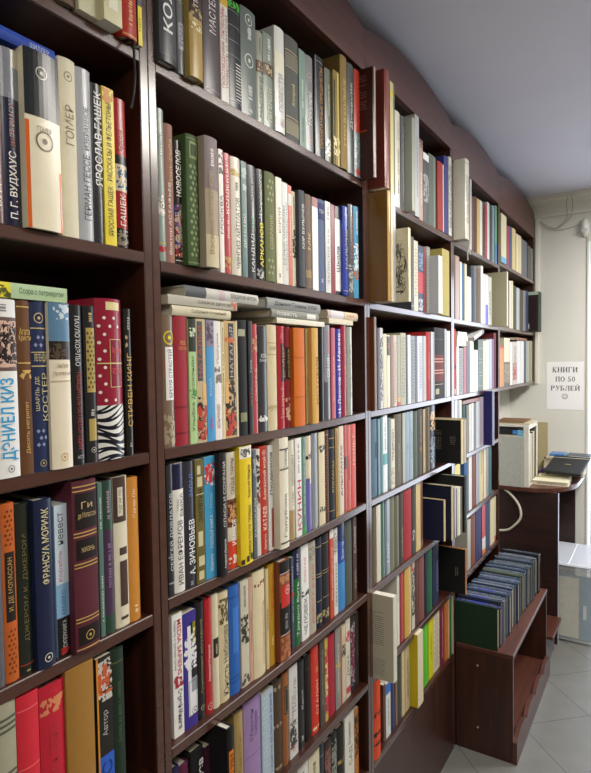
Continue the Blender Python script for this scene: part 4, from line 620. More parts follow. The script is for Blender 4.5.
["booklet","pinkish booklet with curled top, third bookcase first shelf","booklet","books upright on the first shelf of the third bookcase",-0.003,1.9765,2.077,"U",0.0333,0.2762,0.1823,"b99d92","p","x.2-.6#efe8e0; f.9-1#6a4a40"],
["booklet","black and white booklet with patchy spine, third bookcase first shelf","booklet","books upright on the first shelf of the third bookcase",-0.003,2.0257,2.077,"U",0.0573,0.2425,0.16,"3f4346","p","p.9-1#ecece8; f.3-.7#a8acae"],
["hardcover_book","grey green hardcover with pale streak, third bookcase first shelf","book","books upright on the first shelf of the third bookcase",-0.003,2.0991,2.077,"U",0.0849,0.2564,0.1692,"59665c","k","p.0-1#8c988c@.55-.7"],
["hardcover_book","red hardcover with white right edge, third bookcase first shelf","book","books upright on the first shelf of the third bookcase",0.0022,2.1778,2.077,"U",0.072,0.2521,0.1664,"9a2623","k","p.0-1#e2d6d2@.75-1"],
["hardcover_book","navy blue hardcover right of the red one, third bookcase first shelf","book","books upright on the first shelf of the third bookcase",0.0031,2.2384,2.077,"U",0.0485,0.2914,0.1923,"33357a","k",""],
["booklet","silver white booklet at end of its shelf, third bookcase first shelf","booklet","books upright on the first shelf of the third bookcase",0.0039,2.2802,2.077,"U",0.0346,0.3008,0.1986,"d6d6d2","p","f.1-.9#9a9a9a"],
["album","tall brown kraft covered album jutting out, third bookcase second shelf","album","books upright on the second shelf of the third bookcase",0.0591,1.55,1.76,"U",0.0181,0.3078,0.165,"c2a15f","j","s0-1,0-1#87602c"],
["booklet","thin cream booklet jutting out beside the kraft album, third bookcase second shelf","booklet","books upright on the second shelf of the third bookcase",0.0597,1.5675,1.76,"U",0.0163,0.3062,0.15,"e6dcc0","p",""],
["booklet","thin silver grey booklet jutting out beside the kraft album, third bookcase second shelf","booklet","books upright on the second shelf of the third bookcase",0.0603,1.5842,1.76,"U",0.0166,0.3043,0.15,"bcbcc0","p",""],
["booklet","tall cream booklet with an ink drawing on its cover, third bookcase second shelf","booklet","books upright on the second shelf of the third bookcase",0.0976,1.602,1.76,"U",0.0183,0.209,0.15,"d8d3b4","p","sf.03-.5,.2-.78#5c584a; s.1-.85,.13-.15#2c2a26; s.05-.95,.83-.835#b8b498"],
["booklet","slim dark grey booklet after the ink drawing, third bookcase second shelf","booklet","books upright on the second shelf of the third bookcase",-0.003,1.8879,1.76,"U",0.0246,0.2454,0.1619,"4c5156","p","x.2-.8#8a9096; l.06#d0d0d0"],
["booklet","cream booklet with torn upper edge, third bookcase second shelf","booklet","books upright on the second shelf of the third bookcase",-0.003,1.9211,1.76,"U",0.0377,0.2375,0.1568,"d8d3b8","p","o.2-.9#b0a888"],
["paperback_book","blue and red paperback with white marks, third bookcase second shelf","book","books upright on the second shelf of the third bookcase",-0.003,1.9666,1.76,"U",0.049,0.2279,0.1504,"3a4468","p","p.28-.6#c23a48; f.64-.9#8aa0c0; f.02-.2#c8ccd4"],
["booklet","slim dark red booklet in front of grey ones, third bookcase second shelf","booklet","books upright on the second shelf of the third bookcase",-0.003,2.0087,1.76,"U",0.0303,0.2311,0.1525,"7c2a30","p",""],
["booklet","slim grey booklet with speckled spine, third bookcase second shelf","booklet","books upright on the second shelf of the third bookcase",-0.003,2.044,1.76,"U",0.0354,0.2366,0.1562,"8a8c8a","p","o.05-.95#b8bab6"],
["booklet","white booklet with a wide pale grey cover showing, third bookcase second shelf","booklet","books upright on the second shelf of the third bookcase",0.0287,2.083,1.76,"U",0.0421,0.2068,0.12,"e6e8e8","p","l.5#b8bcbe; s0-1,0-1#b9bec2"],
["hardcover_book","thick olive yellow cloth hardcover right of white booklet, third bookcase second shelf","book","books upright on the second shelf of the third bookcase",0.01,2.2101,1.76,"U",0.0869,0.2498,0.1649,"b2a65e","k",""],
["hardcover_book","red brown wood coloured hardcover jutting out, third bookcase third shelf","book","books upright on the third shelf of the third bookcase",0.0149,1.5477,1.447,"U",0.0134,0.2703,0.15,"a29a98","k","s0-1,0-1#7c3d20"],
["album","slim dark plum album right of red brown wood coloured hardcover, third bookcase third shelf","album","books upright on the third shelf of the third bookcase",0.002,1.5942,1.447,"U",0.0196,0.2413,0.1593,"43272b","p",""],
["album","slim silver album with dark streaks, third bookcase third shelf","album","books upright on the third shelf of the third bookcase",-0.003,1.6272,1.447,"U",0.0202,0.2429,0.1603,"c9c9c8","p","f.1-.9#6a686a"],
["album","slim straw album right of slim silver album, third bookcase third shelf","album","books upright on the third shelf of the third bookcase",-0.003,1.6524,1.447,"U",0.0267,0.2258,0.149,"d2cdb0","p","l.96#b0a880"],
["album","slim cream album with black head and orange spot, third bookcase third shelf","album","books upright on the third shelf of the third bookcase",-0.003,1.6791,1.447,"U",0.0228,0.2236,0.1476,"e2d8c0","p","p.72-.98#3a382e; e.85#d8603a@.2-.9"],
["album","slim tan brown album right of slim cream album, third bookcase third shelf","album","books upright on the third shelf of the third bookcase",-0.003,1.7049,1.447,"U",0.0249,0.2244,0.1481,"7e5a30","p",""],
["album","slim pinkish cream album right of slim tan brown album, third bookcase third shelf","album","books upright on the third shelf of the third bookcase",-0.003,1.7322,1.447,"U",0.0256,0.2253,0.1487,"cbb8ac","p","o.05-.9#a08c80"],
["album","slim olive grey album with a red foot, third bookcase third shelf","album","books upright on the third shelf of the third bookcase",-0.003,1.761,1.447,"U",0.0279,0.2262,0.1493,"97957a","p","p.0-.05#b83028; p.06-.12#c8a030"],
["album","wider olive cream album right of slim olive grey album, third bookcase third shelf","album","books upright on the third shelf of the third bookcase",-0.003,1.7994,1.447,"U",0.0444,0.2339,0.1544,"a7a588","p","o.1-.95#8a8868"],
["album","very thin black album right of wider olive cream album, third bookcase third shelf","album","books upright on the third shelf of the third bookcase",-0.003,1.8306,1.447,"U",0.0138,0.2251,0.1486,"2c2c30","p",""],
["album","slim white album with blue tint, third bookcase third shelf","album","books upright on the third shelf of the third bookcase",-0.003,1.853,1.447,"U",0.0267,0.2291,0.1512,"d6d8dc","p",""],
["album","grey album with dark stripes, third bookcase third shelf","album","books upright on the third shelf of the third bookcase",-0.003,1.8861,1.447,"U",0.0349,0.2268,0.1497,"8a8e90","p","o.05-.95#55585c"],
["album","dark slate album with a white edge, third bookcase third shelf","album","books upright on the third shelf of the third bookcase",-0.003,1.9239,1.447,"U",0.0361,0.2279,0.1504,"4c4c58","p","p.0-1#d8dae0@.6-1"],
["album","slim pale blue album right of dark slate album, third bookcase third shelf","album","books upright on the third shelf of the third bookcase",-0.003,1.96,1.447,"U",0.0313,0.229,0.1511,"c3c8d8","p","o.2-.9#8088a8"],
["album","slim mid grey album before the red one, third bookcase third shelf","album","books upright on the third shelf of the third bookcase",-0.003,1.9972,1.447,"U",0.0384,0.2301,0.1519,"9b9c98","p","p.0-1#b8bab4@.4-.7"],
["hardcover_book","tall red hardcover standing above its neighbours, third bookcase third shelf","book","books upright on the third shelf of the third bookcase",-0.003,2.0431,1.447,"U",0.0441,0.2459,0.1623,"b12a2c","k","x.3-.7#d86a60"],
["album","silver grey album after the red hardcover, third bookcase third shelf","album","books upright on the third shelf of the third bookcase",-0.003,2.0861,1.447,"U",0.0368,0.2475,0.1633,"b9bcc0","p","p.0-1#8a8c90@.6-1"],
["hardcover_book","wide black hardcover with a dark red panel, third bookcase third shelf","book","books upright on the third shelf of the third bookcase",-0.003,2.1652,1.447,"U",0.1113,0.2653,0.1751,"23201f","k","p.24-.62#6b2720; g.56#d8a090; g.52#d8a090; g.4#d8a090; g.36#d8a090; l.2#c8b890; p.06-.14#b8b090@.1-.4; l.84#6a6a60"],
["album","very thin grey album right of wide black hardcover, third bookcase third shelf","album","books upright on the third shelf of the third bookcase",-0.003,2.2358,1.447,"U",0.0242,0.2645,0.1745,"a9abac","p",""],
["album","slim white album at end of its shelf, third bookcase third shelf","album","books upright on the third shelf of the third bookcase",-0.0022,2.2688,1.447,"U",0.0412,0.2579,0.1702,"dcdde0","p",""],
["hardcover_book","steel blue hardcover with dark label, third bookcase fourth shelf","book","books upright on the fourth shelf of the third bookcase",-0.008,1.5842,1.187,"U",0.0406,0.2324,0.1534,"5d7a8e","k","p.5-.7#3a5060@.5-1"],
["booklet","thin blue booklet right of steel blue hardcover, third bookcase fourth shelf","booklet","books upright on the fourth shelf of the third bookcase",-0.008,1.6146,1.187,"U",0.0164,0.2297,0.1516,"6f8c9e","p",""],
["booklet","thin deep teal booklet right of thin blue booklet, third bookcase fourth shelf","booklet","books upright on the fourth shelf of the third bookcase",-0.008,1.6335,1.187,"U",0.0174,0.2341,0.1545,"2f6d6a","p",""],
["paperback_book","white paperback with teal band, third bookcase fourth shelf","book","books upright on the fourth shelf of the third bookcase",-0.008,1.6604,1.187,"U",0.0323,0.2379,0.157,"e2e8e8","p","p.36-.5#4a9a98; x.55-.9#8aa8b0"],
["booklet","slim dark teal booklet right of white paperback, third bookcase fourth shelf","booklet","books upright on the fourth shelf of the third bookcase",-0.008,1.6907,1.187,"U",0.0246,0.226,0.1491,"355556","p",""],
["paperback_book","cream paperback with black lettering, third bookcase fourth shelf","book","books upright on the fourth shelf of the third bookcase",-0.008,1.7201,1.187,"U",0.0302,0.2202,0.1453,"d6cdb0","p","tu.4-.85#2b2924@.2-.85:ЭНЦИКЛОП; f.06-.3#b8a888"],
["hardcover_book","grey brown cloth hardcover right of cream paperback, third bookcase fourth shelf","book","books upright on the fourth shelf of the third bookcase",-0.008,1.7684,1.187,"U",0.0601,0.2321,0.1532,"696459","k","tu.2-.6#a8a08c@.4-.6:СПРАВОЧНИК"],
["booklet","slim stone grey booklet right of grey brown cloth hardcover, third bookcase fourth shelf","booklet","books upright on the fourth shelf of the third bookcase",-0.008,1.8122,1.187,"U",0.0232,0.2318,0.153,"a3a08c","p",""],
["hardcover_book","pale blue hardcover, nearer of a pair, third bookcase fourth shelf","book","books upright on the fourth shelf of the third bookcase",-0.008,1.8457,1.187,"U",0.0392,0.2324,0.1534,"9bb2c2","k","e.5#6a8498@.3-.7"],
["hardcover_book","pale blue hardcover, further of a pair, third bookcase fourth shelf","book","books upright on the fourth shelf of the third bookcase",-0.008,1.885,1.187,"U",0.0349,0.2327,0.1536,"a8bccb","k","x.3-.7#7a94a8"],
["hardcover_book","grey green hardcover beside pale blue pair, third bookcase fourth shelf","book","books upright on the fourth shelf of the third bookcase",-0.008,1.9249,1.187,"U",0.04,0.2296,0.1515,"5c665c","k",""],
["hardcover_book","dark grey hardcover with a gold dot, third bookcase fourth shelf","book","books upright on the fourth shelf of the third bookcase",-0.008,1.9691,1.187,"U",0.0435,0.2332,0.1539,"55544f","k","e.4#d8b840@.3-.7; x.5-.9#8a8880"],
["booklet","slim tan booklet with gold lettering, third bookcase fourth shelf","booklet","books upright on the fourth shelf of the third bookcase",-0.008,2.0055,1.187,"U",0.0243,0.2305,0.1521,"9a8050","p","x.1-.5#d8c070"],
["hardcover_book","olive brown hardcover with shiny edge, third bookcase fourth shelf","book","books upright on the fourth shelf of the third bookcase",-0.008,2.0455,1.187,"U",0.0505,0.2348,0.1549,"5a4c36","k","p.0-1#a89c80@.6-.75"],
["hardcover_book","dark blue hardcover with orange and white picture, third bookcase fourth shelf","book","books upright on the fourth shelf of the third bookcase",-0.008,2.1021,1.187,"U",0.0573,0.2381,0.1572,"2b3340","j","f.6-.9#d8b080; f.1-.5#8a98a8"],
["album","black album jutting out, faint gold writing on cover, third bookcase fourth shelf","album","books upright on the fourth shelf of the third bookcase",0.0565,2.2594,1.187,"U",0.0289,0.1706,0.145,"d9cba6","k","s0-1,0-1#1b1c1c; st.62-.9,.3-.7#6a6656; sx.55-.95,.3-.75#6a6656; sx.15-.3,.42-.62#77736a;"],
["booklet","thin tan booklet jutting out behind the black album, third bookcase fourth shelf","booklet","books upright on the fourth shelf of the third bookcase",0.0573,2.2858,1.187,"U",0.0233,0.168,0.145,"a89878","p",""],
["booklet","thin cream booklet jutting out behind the black album, third bookcase fourth shelf","booklet","books upright on the fourth shelf of the third bookcase",0.0591,2.2976,1.187,"U",-0.0003,0.1734,0.145,"d8c9a0","p",""],
["hardcover_book","dark khaki hardcover at the near shelf end, third bookcase fifth shelf","book","books upright on the fifth shelf of the third bookcase",-0.01,1.5776,0.923,"U",0.0307,0.2342,0.1546,"5c5343","k",""],
["paperback_book","cream white paperback at the near shelf end, third bookcase fifth shelf","book","books upright on the fifth shelf of the third bookcase",-0.01,1.6101,0.923,"U",0.0302,0.2332,0.1539,"d2ccb8","p",""],
["hardcover_book","sea green hardcover with silver edge, third bookcase fifth shelf","book","books upright on the fifth shelf of the third bookcase",-0.01,1.6437,0.923,"U",0.0327,0.2415,0.1594,"41695a","k","p.0-1#a0b8b0@.5-.65"],
["paperback_book","silver blue paperback right of sea green hardcover, third bookcase fifth shelf","book","books upright on the fifth shelf of the third bookcase",-0.01,1.6782,0.923,"U",0.0322,0.2375,0.1567,"9fa9b8","p","tu.1-.5#e8ecf0@.3-.7:МИР; p.0-1#5a6880@.1-.3"],
["hardcover_book","olive grey hardcover right of silver blue paperback, third bookcase fifth shelf","book","books upright on the fifth shelf of the third bookcase",-0.01,1.7173,0.923,"U",0.0415,0.239,0.1578,"737660","k",""],
["hardcover_book","greyish olive hardcover with pale streak, third bookcase fifth shelf","book","books upright on the fifth shelf of the third bookcase",-0.01,1.7584,0.923,"U",0.0364,0.234,0.1544,"6a6a5c","k","p.0-1#8a8a78@.4-.6"],
["hardcover_book","dark grey brown hardcover with silver lettering, third bookcase fifth shelf","book","books upright on the fifth shelf of the third bookcase",-0.01,1.796,0.923,"U",0.0342,0.2397,0.1582,"4b4742","k","tu.1-.5#a0988c@.3-.7:СЛОВАРЬ"],
["hardcover_book","broad red cloth hardcover right of dark grey brown hardcover, third bookcase fifth shelf","book","books upright on the fifth shelf of the third bookcase",-0.01,1.852,0.923,"U",0.0713,0.2391,0.1578,"a3292e","k","l.95#c84a48"],
["hardcover_book","charcoal hardcover with silver title, third bookcase fifth shelf","book","books upright on the fifth shelf of the third bookcase",-0.01,1.9066,0.923,"U",0.031,0.239,0.1577,"4a4a48","k","f.2-.35#a8a8a8"],
["paperback_book","tan paperback with cream spine, third bookcase fifth shelf","book","books upright on the fifth shelf of the third bookcase",-0.01,1.9475,0.923,"U",0.0439,0.242,0.1597,"d2b878","p",""],
["booklet","thin red brown booklet right of tan paperback, third bookcase fifth shelf","booklet","books upright on the fifth shelf of the third bookcase",-0.01,1.9819,0.923,"U",0.0198,0.2393,0.158,"6c3a28","p",""],
["album","small navy album in front of the jutting dark stack, third bookcase fifth shelf","album","books upright on the fifth shelf of the third bookcase",0.0376,2.0971,0.923,"U",0.0182,0.1528,0.12,"d2c096","k","s0-1,0-1#1d2440"],
["album","large navy album in the jutting dark stack, third bookcase fifth shelf","album","books upright on the fifth shelf of the third bookcase",0.0576,2.1245,0.923,"U",0.0189,0.2017,0.14,"c8bda0","k","s0-1,0-1#171c34; l.98#8a94a8"],
["booklet","thin gold edged booklet in the jutting dark stack, third bookcase fifth shelf","booklet","books upright on the fifth shelf of the third bookcase",0.0584,2.1463,0.923,"U",0.0242,0.1939,0.14,"c0a070","p","p.0-1#2a2620@0-.4"],
["booklet","thin brown booklet in the jutting dark stack, third bookcase fifth shelf","booklet","books upright on the fifth shelf of the third bookcase",0.0592,2.1711,0.923,"U",0.0247,0.1855,0.14,"3a3228","p","p.0-1#d8c8a0@.5-.8"],
["booklet","thin cream booklet in the jutting dark stack, third bookcase fifth shelf","booklet","books upright on the fifth shelf of the third bookcase",0.06,2.1963,0.923,"U",0.0252,0.1846,0.14,"d5cba8","p",""],
["booklet","thin olive booklet in the jutting dark stack, third bookcase fifth shelf","booklet","books upright on the fifth shelf of the third bookcase",0.0608,2.2221,0.923,"U",0.0257,0.1799,0.14,"47473c","p","p.0-1#9a947a@.5-.7"],
["album","tallest black album of the jutting dark stack, third bookcase fifth shelf","album","books upright on the fifth shelf of the third bookcase",0.0717,2.2499,0.923,"U",0.0293,0.2186,0.15,"3c4038","k","s0-1,0-1#101214"],
["booklet","cream booklet jutting out with text on its back cover, third bookcase sixth shelf","booklet","books upright on the sixth shelf of the third bookcase",0.0645,1.5537,0.66,"U",0.0254,0.2521,0.15,"d4d0bc","p","sx.2-.46,.4-.8#77746a; sx.18-.46,.04-.25#8a877c; s0-1,0-1#c6c1ac"],
["paperback_book","white paperback behind the jutting cream one, third bookcase sixth shelf","book","books upright on the sixth shelf of the third bookcase",-0.012,1.7629,0.66,"U",0.0198,0.2391,0.1578,"dcd9cc","p","x.6-.9#8a8884"],
["hardcover_book","rose red hardcover, low shelf right of white paperback, third bookcase sixth shelf","book","books upright on the sixth shelf of the third bookcase",-0.012,1.795,0.66,"U",0.0395,0.2458,0.1622,"b04848","k","p.0-1#8a3438@.0-.3"],
["hardcover_book","yellow ochre hardcover with pale edge, third bookcase sixth shelf","book","books upright on the sixth shelf of the third bookcase",-0.0076,1.842,0.66,"U",0.054,0.2493,0.1645,"c9a452","k","p.0-1#ded2ae@.75-1"],
["paperback_book","slim white paperback with black and red marks, third bookcase sixth shelf","book","books upright on the sixth shelf of the third bookcase",-0.012,1.8984,0.66,"U",0.029,0.242,0.1597,"cbc4b4","p","f.2-.9#3a3634; f.85-.95#b83030"],
["hardcover_book","chocolate brown hardcover with a plain spine, third bookcase sixth shelf","book","books upright on the sixth shelf of the third bookcase",-0.012,1.9353,0.66,"U",0.0397,0.2417,0.1595,"593a34","k",""],
["hardcover_book","reddish brown hardcover with a plain spine, third bookcase sixth shelf","book","books upright on the sixth shelf of the third bookcase",-0.012,1.9861,0.66,"U",0.0546,0.2451,0.1617,"7b4a44","k",""],
["hardcover_book","thin blue black hardcover before the green one, third bookcase sixth shelf","book","books upright on the sixth shelf of the third bookcase",-0.012,2.0312,0.66,"U",0.0281,0.2396,0.1581,"20263a","k",""],
["hardcover_book","forest green hardcover right of thin blue black hardcover, third bookcase sixth shelf","book","books upright on the sixth shelf of the third bookcase",-0.012,2.0741,0.66,"U",0.052,0.2388,0.1576,"24603f","k",""],
["hardcover_book","dark navy hardcover with silver lettering, third bookcase sixth shelf","book","books upright on the sixth shelf of the third bookcase",-0.012,2.1407,0.66,"U",0.0663,0.2396,0.1582,"23284c","k","tu.2-.7#8a90b0@.5-.8:КАЛЕНДАРЬ"],
["album","black album jutting out above the blue journals, small gold writing, third bookcase sixth shelf","album","books upright on the sixth shelf of the third bookcase",0.0598,2.2897,0.66,"U",0.0155,0.1814,0.15,"b07a50","k","s0-1,0-1#151615; st.18-.28,.38-.58#9a927c; sx.78-.98,.4-.6#6a665a"],
["hardcover_book","orange red rolled paper book at the near end, third bookcase seventh shelf","book","books upright on the seventh shelf of the third bookcase",0.001,1.5723,0.4,"U",0.0627,0.2341,0.1545,"d9481a","pr","f.3-.36#241410; f.56-.62#241410; f.18-.22#241410"],
["booklet","thin brown booklet beside orange one, third bookcase seventh shelf","booklet","books upright on the seventh shelf of the third bookcase",-0.014,1.6518,0.4,"U",0.0172,0.1822,0.1203,"5c4436","p",""],
["booklet","white booklet with bright blue head, third bookcase seventh shelf","booklet","books upright on the seventh shelf of the third bookcase",-0.014,1.6805,0.4,"U",0.0357,0.175,0.1155,"d8d8d6","p","p.8-1#3068c0; x.2-.7#9a9a9a"],
["hardcover_book","dark blue hardcover near the orange one right of white booklet, third bookcase seventh shelf","book","books upright on the seventh shelf of the third bookcase",-0.014,1.7193,0.4,"U",0.037,0.1762,0.1163,"333d60","k","p.0-1#4a5680@.5-.7"],
["booklet","thin rosy brown booklet right of dark blue hardcover near the, third bookcase seventh shelf","booklet","books upright on the seventh shelf of the third bookcase",-0.014,1.7475,0.4,"U",0.0146,0.1828,0.1206,"8a6858","p",""],
["hardcover_book","dark grey green hardcover, bottom shelf right of thin rosy brown booklet, third bookcase seventh shelf","book","books upright on the seventh shelf of the third bookcase",-0.014,1.7753,0.4,"U",0.0355,0.2204,0.1455,"3f4640","k",""],
["paperback_book","straw cream paperback right of dark grey green hardcover, third bookcase seventh shelf","book","books upright on the seventh shelf of the third bookcase",-0.014,1.8104,0.4,"U",0.0296,0.2221,0.1466,"cfc196","p","p.0-1#b07048@.7-.9"],
["paperback_book","pale cream paperback with brown lettering, third bookcase seventh shelf","book","books upright on the seventh shelf of the third bookcase",-0.014,1.8466,0.4,"U",0.0378,0.2239,0.1478,"cabd98","p","x.2-.8#5c4a38"],
["paperback_book","thick cream paperback with bright yellow cover jutting out, third bookcase seventh shelf","book","books upright on the seventh shelf of the third bookcase",0.0136,1.896,0.4,"U",0.052,0.2557,0.13,"ddd3b0","p","s0-1,0-1#cdb81c"],
["paperback_book","bright green paperback with a lighter spine line, third bookcase seventh shelf","book","books upright on the seventh shelf of the third bookcase",-0.014,2.0267,0.4,"U",0.0524,0.2336,0.1541,"5cba30","p","p.0-1#7ad048@.4-.6"],
["paperback_book","lemon yellow paperback right of bright green paperback, third bookcase seventh shelf","book","books upright on the seventh shelf of the third bookcase",-0.014,2.0811,0.4,"U",0.0481,0.2428,0.1603,"d4cc22","p","x.3-.7#8a8420"],
["paperback_book","cream white paperback with speckled spine, third bookcase seventh shelf","book","books upright on the seventh shelf of the third bookcase",-0.014,2.1431,0.4,"U",0.0701,0.2351,0.1552,"d0c6ac","p","o.1-.9#a89c84"],
["hardcover_book","wine red hardcover, bottom shelf right of cream white paperback, third bookcase seventh shelf","book","books upright on the seventh shelf of the third bookcase",-0.01,2.2015,0.4,"U",0.046,0.2356,0.1555,"6b2038","k","x.1-.9#b88898"],
["hardcover_book","orange brown hardcover, bottom shelf right of wine red hardcover, third bookcase seventh shelf","book","books upright on the seventh shelf of the third bookcase",-0.006,2.2374,0.4,"U",0.025,0.2477,0.1635,"b5662c","k",""],
["booklet","thin tan booklet behind orange brown one, third bookcase seventh shelf","booklet","books upright on the seventh shelf of the third bookcase",-0.003,2.2594,0.4,"U",0.0183,0.2401,0.1584,"c9a070","p",""],
["hardcover_book","dark green hardcover at the far shelf end, third bookcase seventh shelf","book","books upright on the seventh shelf of the third bookcase",-0.0016,2.2832,0.4,"U",0.0287,0.2442,0.1612,"2f5f3c","k","p.0-1#4a7a54@.6-.8"],
["booklet","thin brown booklet at the far shelf end, third bookcase seventh shelf","booklet","books upright on the seventh shelf of the third bookcase",0.0044,2.2976,0.4,"U",-0.0003,0.2437,0.1609,"76584a","p",""],
["hardcover_book","tall off-white hardcover jutting out with a hanging ribbon, fourth bookcase first shelf","book","books upright on the first shelf of the fourth bookcase",0.0489,2.3628,2.07,"U",0.0557,0.313,0.145,"d9d8c8","jb","f.2-.8#b8b8ae; l.95#a8a8a0"],
["booklet","very thin silver booklet behind the tall off-white one, fourth bookcase first shelf","booklet","books upright on the first shelf of the fourth bookcase",-0.003,2.5918,2.07,"U",0.0245,0.3102,0.2047,"c6c8c6","p",""],
["hardcover_book","slim brown hardcover, nearer of two browns, fourth bookcase first shelf","book","books upright on the first shelf of the fourth bookcase",-0.003,2.6261,2.07,"U",0.0379,0.2363,0.156,"6f4436","k",""],
["hardcover_book","slim dark brown hardcover, further of two browns, fourth bookcase first shelf","book","books upright on the first shelf of the fourth bookcase",-0.003,2.6681,2.07,"U",0.0389,0.2459,0.1623,"4f352e","k",""],
["booklet","slim tan booklet right of slim dark brown hardcover, fourth bookcase first shelf","booklet","books upright on the first shelf of the fourth bookcase",-0.003,2.7113,2.07,"U",0.04,0.2468,0.1629,"c9ab74","p",""],
["booklet","slim cream booklet right of slim tan booklet, fourth bookcase first shelf","booklet","books upright on the first shelf of the fourth bookcase",-0.003,2.7583,2.07,"U",0.0464,0.2483,0.1639,"dcdccb","p",""],
["booklet","slim black booklet right of slim cream booklet, fourth bookcase first shelf","booklet","books upright on the first shelf of the fourth bookcase",-0.003,2.8039,2.07,"U",0.0371,0.2538,0.1675,"33302e","p",""],
["booklet","slim red booklet right of slim black booklet, fourth bookcase first shelf","booklet","books upright on the first shelf of the fourth bookcase",-0.003,2.8464,2.07,"U",0.0399,0.2539,0.1676,"a8333b","p",""],
["booklet","slim white booklet with black edge, fourth bookcase first shelf","booklet","books upright on the first shelf of the fourth bookcase",-0.003,2.8966,2.07,"U",0.0525,0.2696,0.1779,"d8d8d8","p","p.0-1#3a3a3a@.7-1"],
["booklet","slim charcoal booklet right of slim white booklet, fourth bookcase first shelf","booklet","books upright on the first shelf of the fourth bookcase",-0.003,2.9463,2.07,"U",0.0385,0.2661,0.1756,"3a3e44","p",""],
["hardcover_book","blue grey hardcover right of slim charcoal booklet, fourth bookcase first shelf","book","books upright on the first shelf of the fourth bookcase",-0.003,2.9937,2.07,"U",0.0476,0.2763,0.1823,"7a8ea2","k",""],
["booklet","green booklet with blue foot, fourth bookcase first shelf","booklet","books upright on the first shelf of the fourth bookcase",-0.003,3.0402,2.07,"U",0.0366,0.2863,0.189,"5e9a72","p","p.0-.35#3f74a8"],
["booklet","pinkish tan booklet at the near shelf end, fourth bookcase second shelf","booklet","books upright on the second shelf of the fourth bookcase",-0.003,2.3862,1.758,"U",0.0622,0.2561,0.169,"b49c8c","p","p.0-1#8a6a5c@0-.25"],
["booklet","slim white booklet right of pinkish tan booklet at the, fourth bookcase second shelf","booklet","books upright on the second shelf of the fourth bookcase",-0.003,2.4413,1.758,"U",0.0307,0.2393,0.158,"d8d6d0","p",""],
["hardcover_book","slim blue hardcover right of slim white booklet, fourth bookcase second shelf","book","books upright on the second shelf of the fourth bookcase",-0.003,2.4756,1.758,"U",0.0315,0.2356,0.1555,"356a94","k",""],
["booklet","slim cream booklet right of slim blue hardcover, fourth bookcase second shelf","booklet","books upright on the second shelf of the fourth bookcase",-0.003,2.5108,1.758,"U",0.0323,0.2403,0.1586,"d8d2b4","p",""],
["booklet","white booklet standing lower than its neighbours right of slim cream booklet, fourth bookcase second shelf","booklet","books upright on the second shelf of the fourth bookcase",-0.003,2.5636,1.758,"U",0.0611,0.1914,0.1263,"e6e4dc","p",""],
["hardcover_book","dark grey hardcover right of white booklet standing lower than, fourth bookcase second shelf","book","books upright on the second shelf of the fourth bookcase",-0.003,2.6201,1.758,"U",0.0443,0.2461,0.1624,"3c4048","k",""],
["hardcover_book","slim steel grey hardcover right of dark grey hardcover, fourth bookcase second shelf","book","books upright on the second shelf of the fourth bookcase",-0.003,2.6654,1.758,"U",0.039,0.252,0.1663,"6a7484","k",""],
["hardcover_book","olive brown hardcover right of slim steel grey hardcover, fourth bookcase second shelf","book","books upright on the second shelf of the fourth bookcase",-0.003,2.719,1.758,"U",0.0608,0.2499,0.165,"6d5a42","k",""],
["booklet","slim white booklet beside brown hardcover, fourth bookcase second shelf","booklet","books upright on the second shelf of the fourth bookcase",-0.003,2.7725,1.758,"U",0.0383,0.266,0.1755,"e2e2e0","p",""],
["booklet","thin light grey booklet right of slim white booklet, fourth bookcase second shelf","booklet","books upright on the second shelf of the fourth bookcase",-0.003,2.8151,1.758,"U",0.0393,0.2342,0.1546,"d2d2d0","p",""],
["booklet","white booklet with violet blue foot, fourth bookcase second shelf","booklet","books upright on the second shelf of the fourth bookcase",-0.003,2.859,1.758,"U",0.0404,0.2347,0.1549,"dcdcec","p","p.0-.4#4a48c0"],
["booklet","light grey booklet with dark lettering, fourth bookcase second shelf","booklet","books upright on the second shelf of the fourth bookcase",-0.003,2.9177,1.758,"U",0.0688,0.232,0.1531,"c9c8bc","p","tu.2-.7#77766c@.3-.7:АРХИВ"],
["album","large plain beige album jutting out at the shelf end, fourth bookcase second shelf","album","books upright on the second shelf of the fourth bookcase",0.0484,3.0583,1.758,"U",0.0265,0.2693,0.15,"ccc9a8","p","s0-1,0-1#bdb99b"],
["hardcover_book","red hardcover with dark mark at the near shelf end, fourth bookcase third shelf","book","books upright on the third shelf of the fourth bookcase",-0.0,2.3487,1.447,"U",0.0275,0.2686,0.1773,"b93626","k","p.4-.46#5a1a14; p.02-.1#d8cfc0@.2-.8"],
["album","slim white album right of red hardcover, fourth bookcase third shelf","album","books upright on the third shelf of the fourth bookcase",-0.003,2.392,1.447,"U",0.0312,0.2011,0.1327,"dedede","p",""],
["album","grey album with patchy spine, fourth bookcase third shelf","album","books upright on the third shelf of the fourth bookcase",-0.003,2.4405,1.447,"U",0.0593,0.1935,0.1277,"8f8d8c","p","o.05-.95#6a6866"],
["album","slim crimson album right of grey album, fourth bookcase third shelf","album","books upright on the third shelf of the fourth bookcase",-0.003,2.4962,1.447,"U",0.0425,0.1985,0.131,"9f2a3c","p",""],
["album","slim black album right of slim crimson album, fourth bookcase third shelf","album","books upright on the third shelf of the fourth bookcase",-0.003,2.5451,1.447,"U",0.0485,0.2035,0.1343,"2a2c30","p",""],
["album","tall white album right of slim black album, fourth bookcase third shelf","album","books upright on the third shelf of the fourth bookcase",-0.003,2.6013,1.447,"U",0.0566,0.2264,0.1494,"e2e2e0","p",""],
["album","shorter white album right of tall white album, fourth bookcase third shelf","album","books upright on the third shelf of the fourth bookcase",-0.003,2.6675,1.447,"U",0.0625,0.1875,0.1237,"ecebe6","p",""],
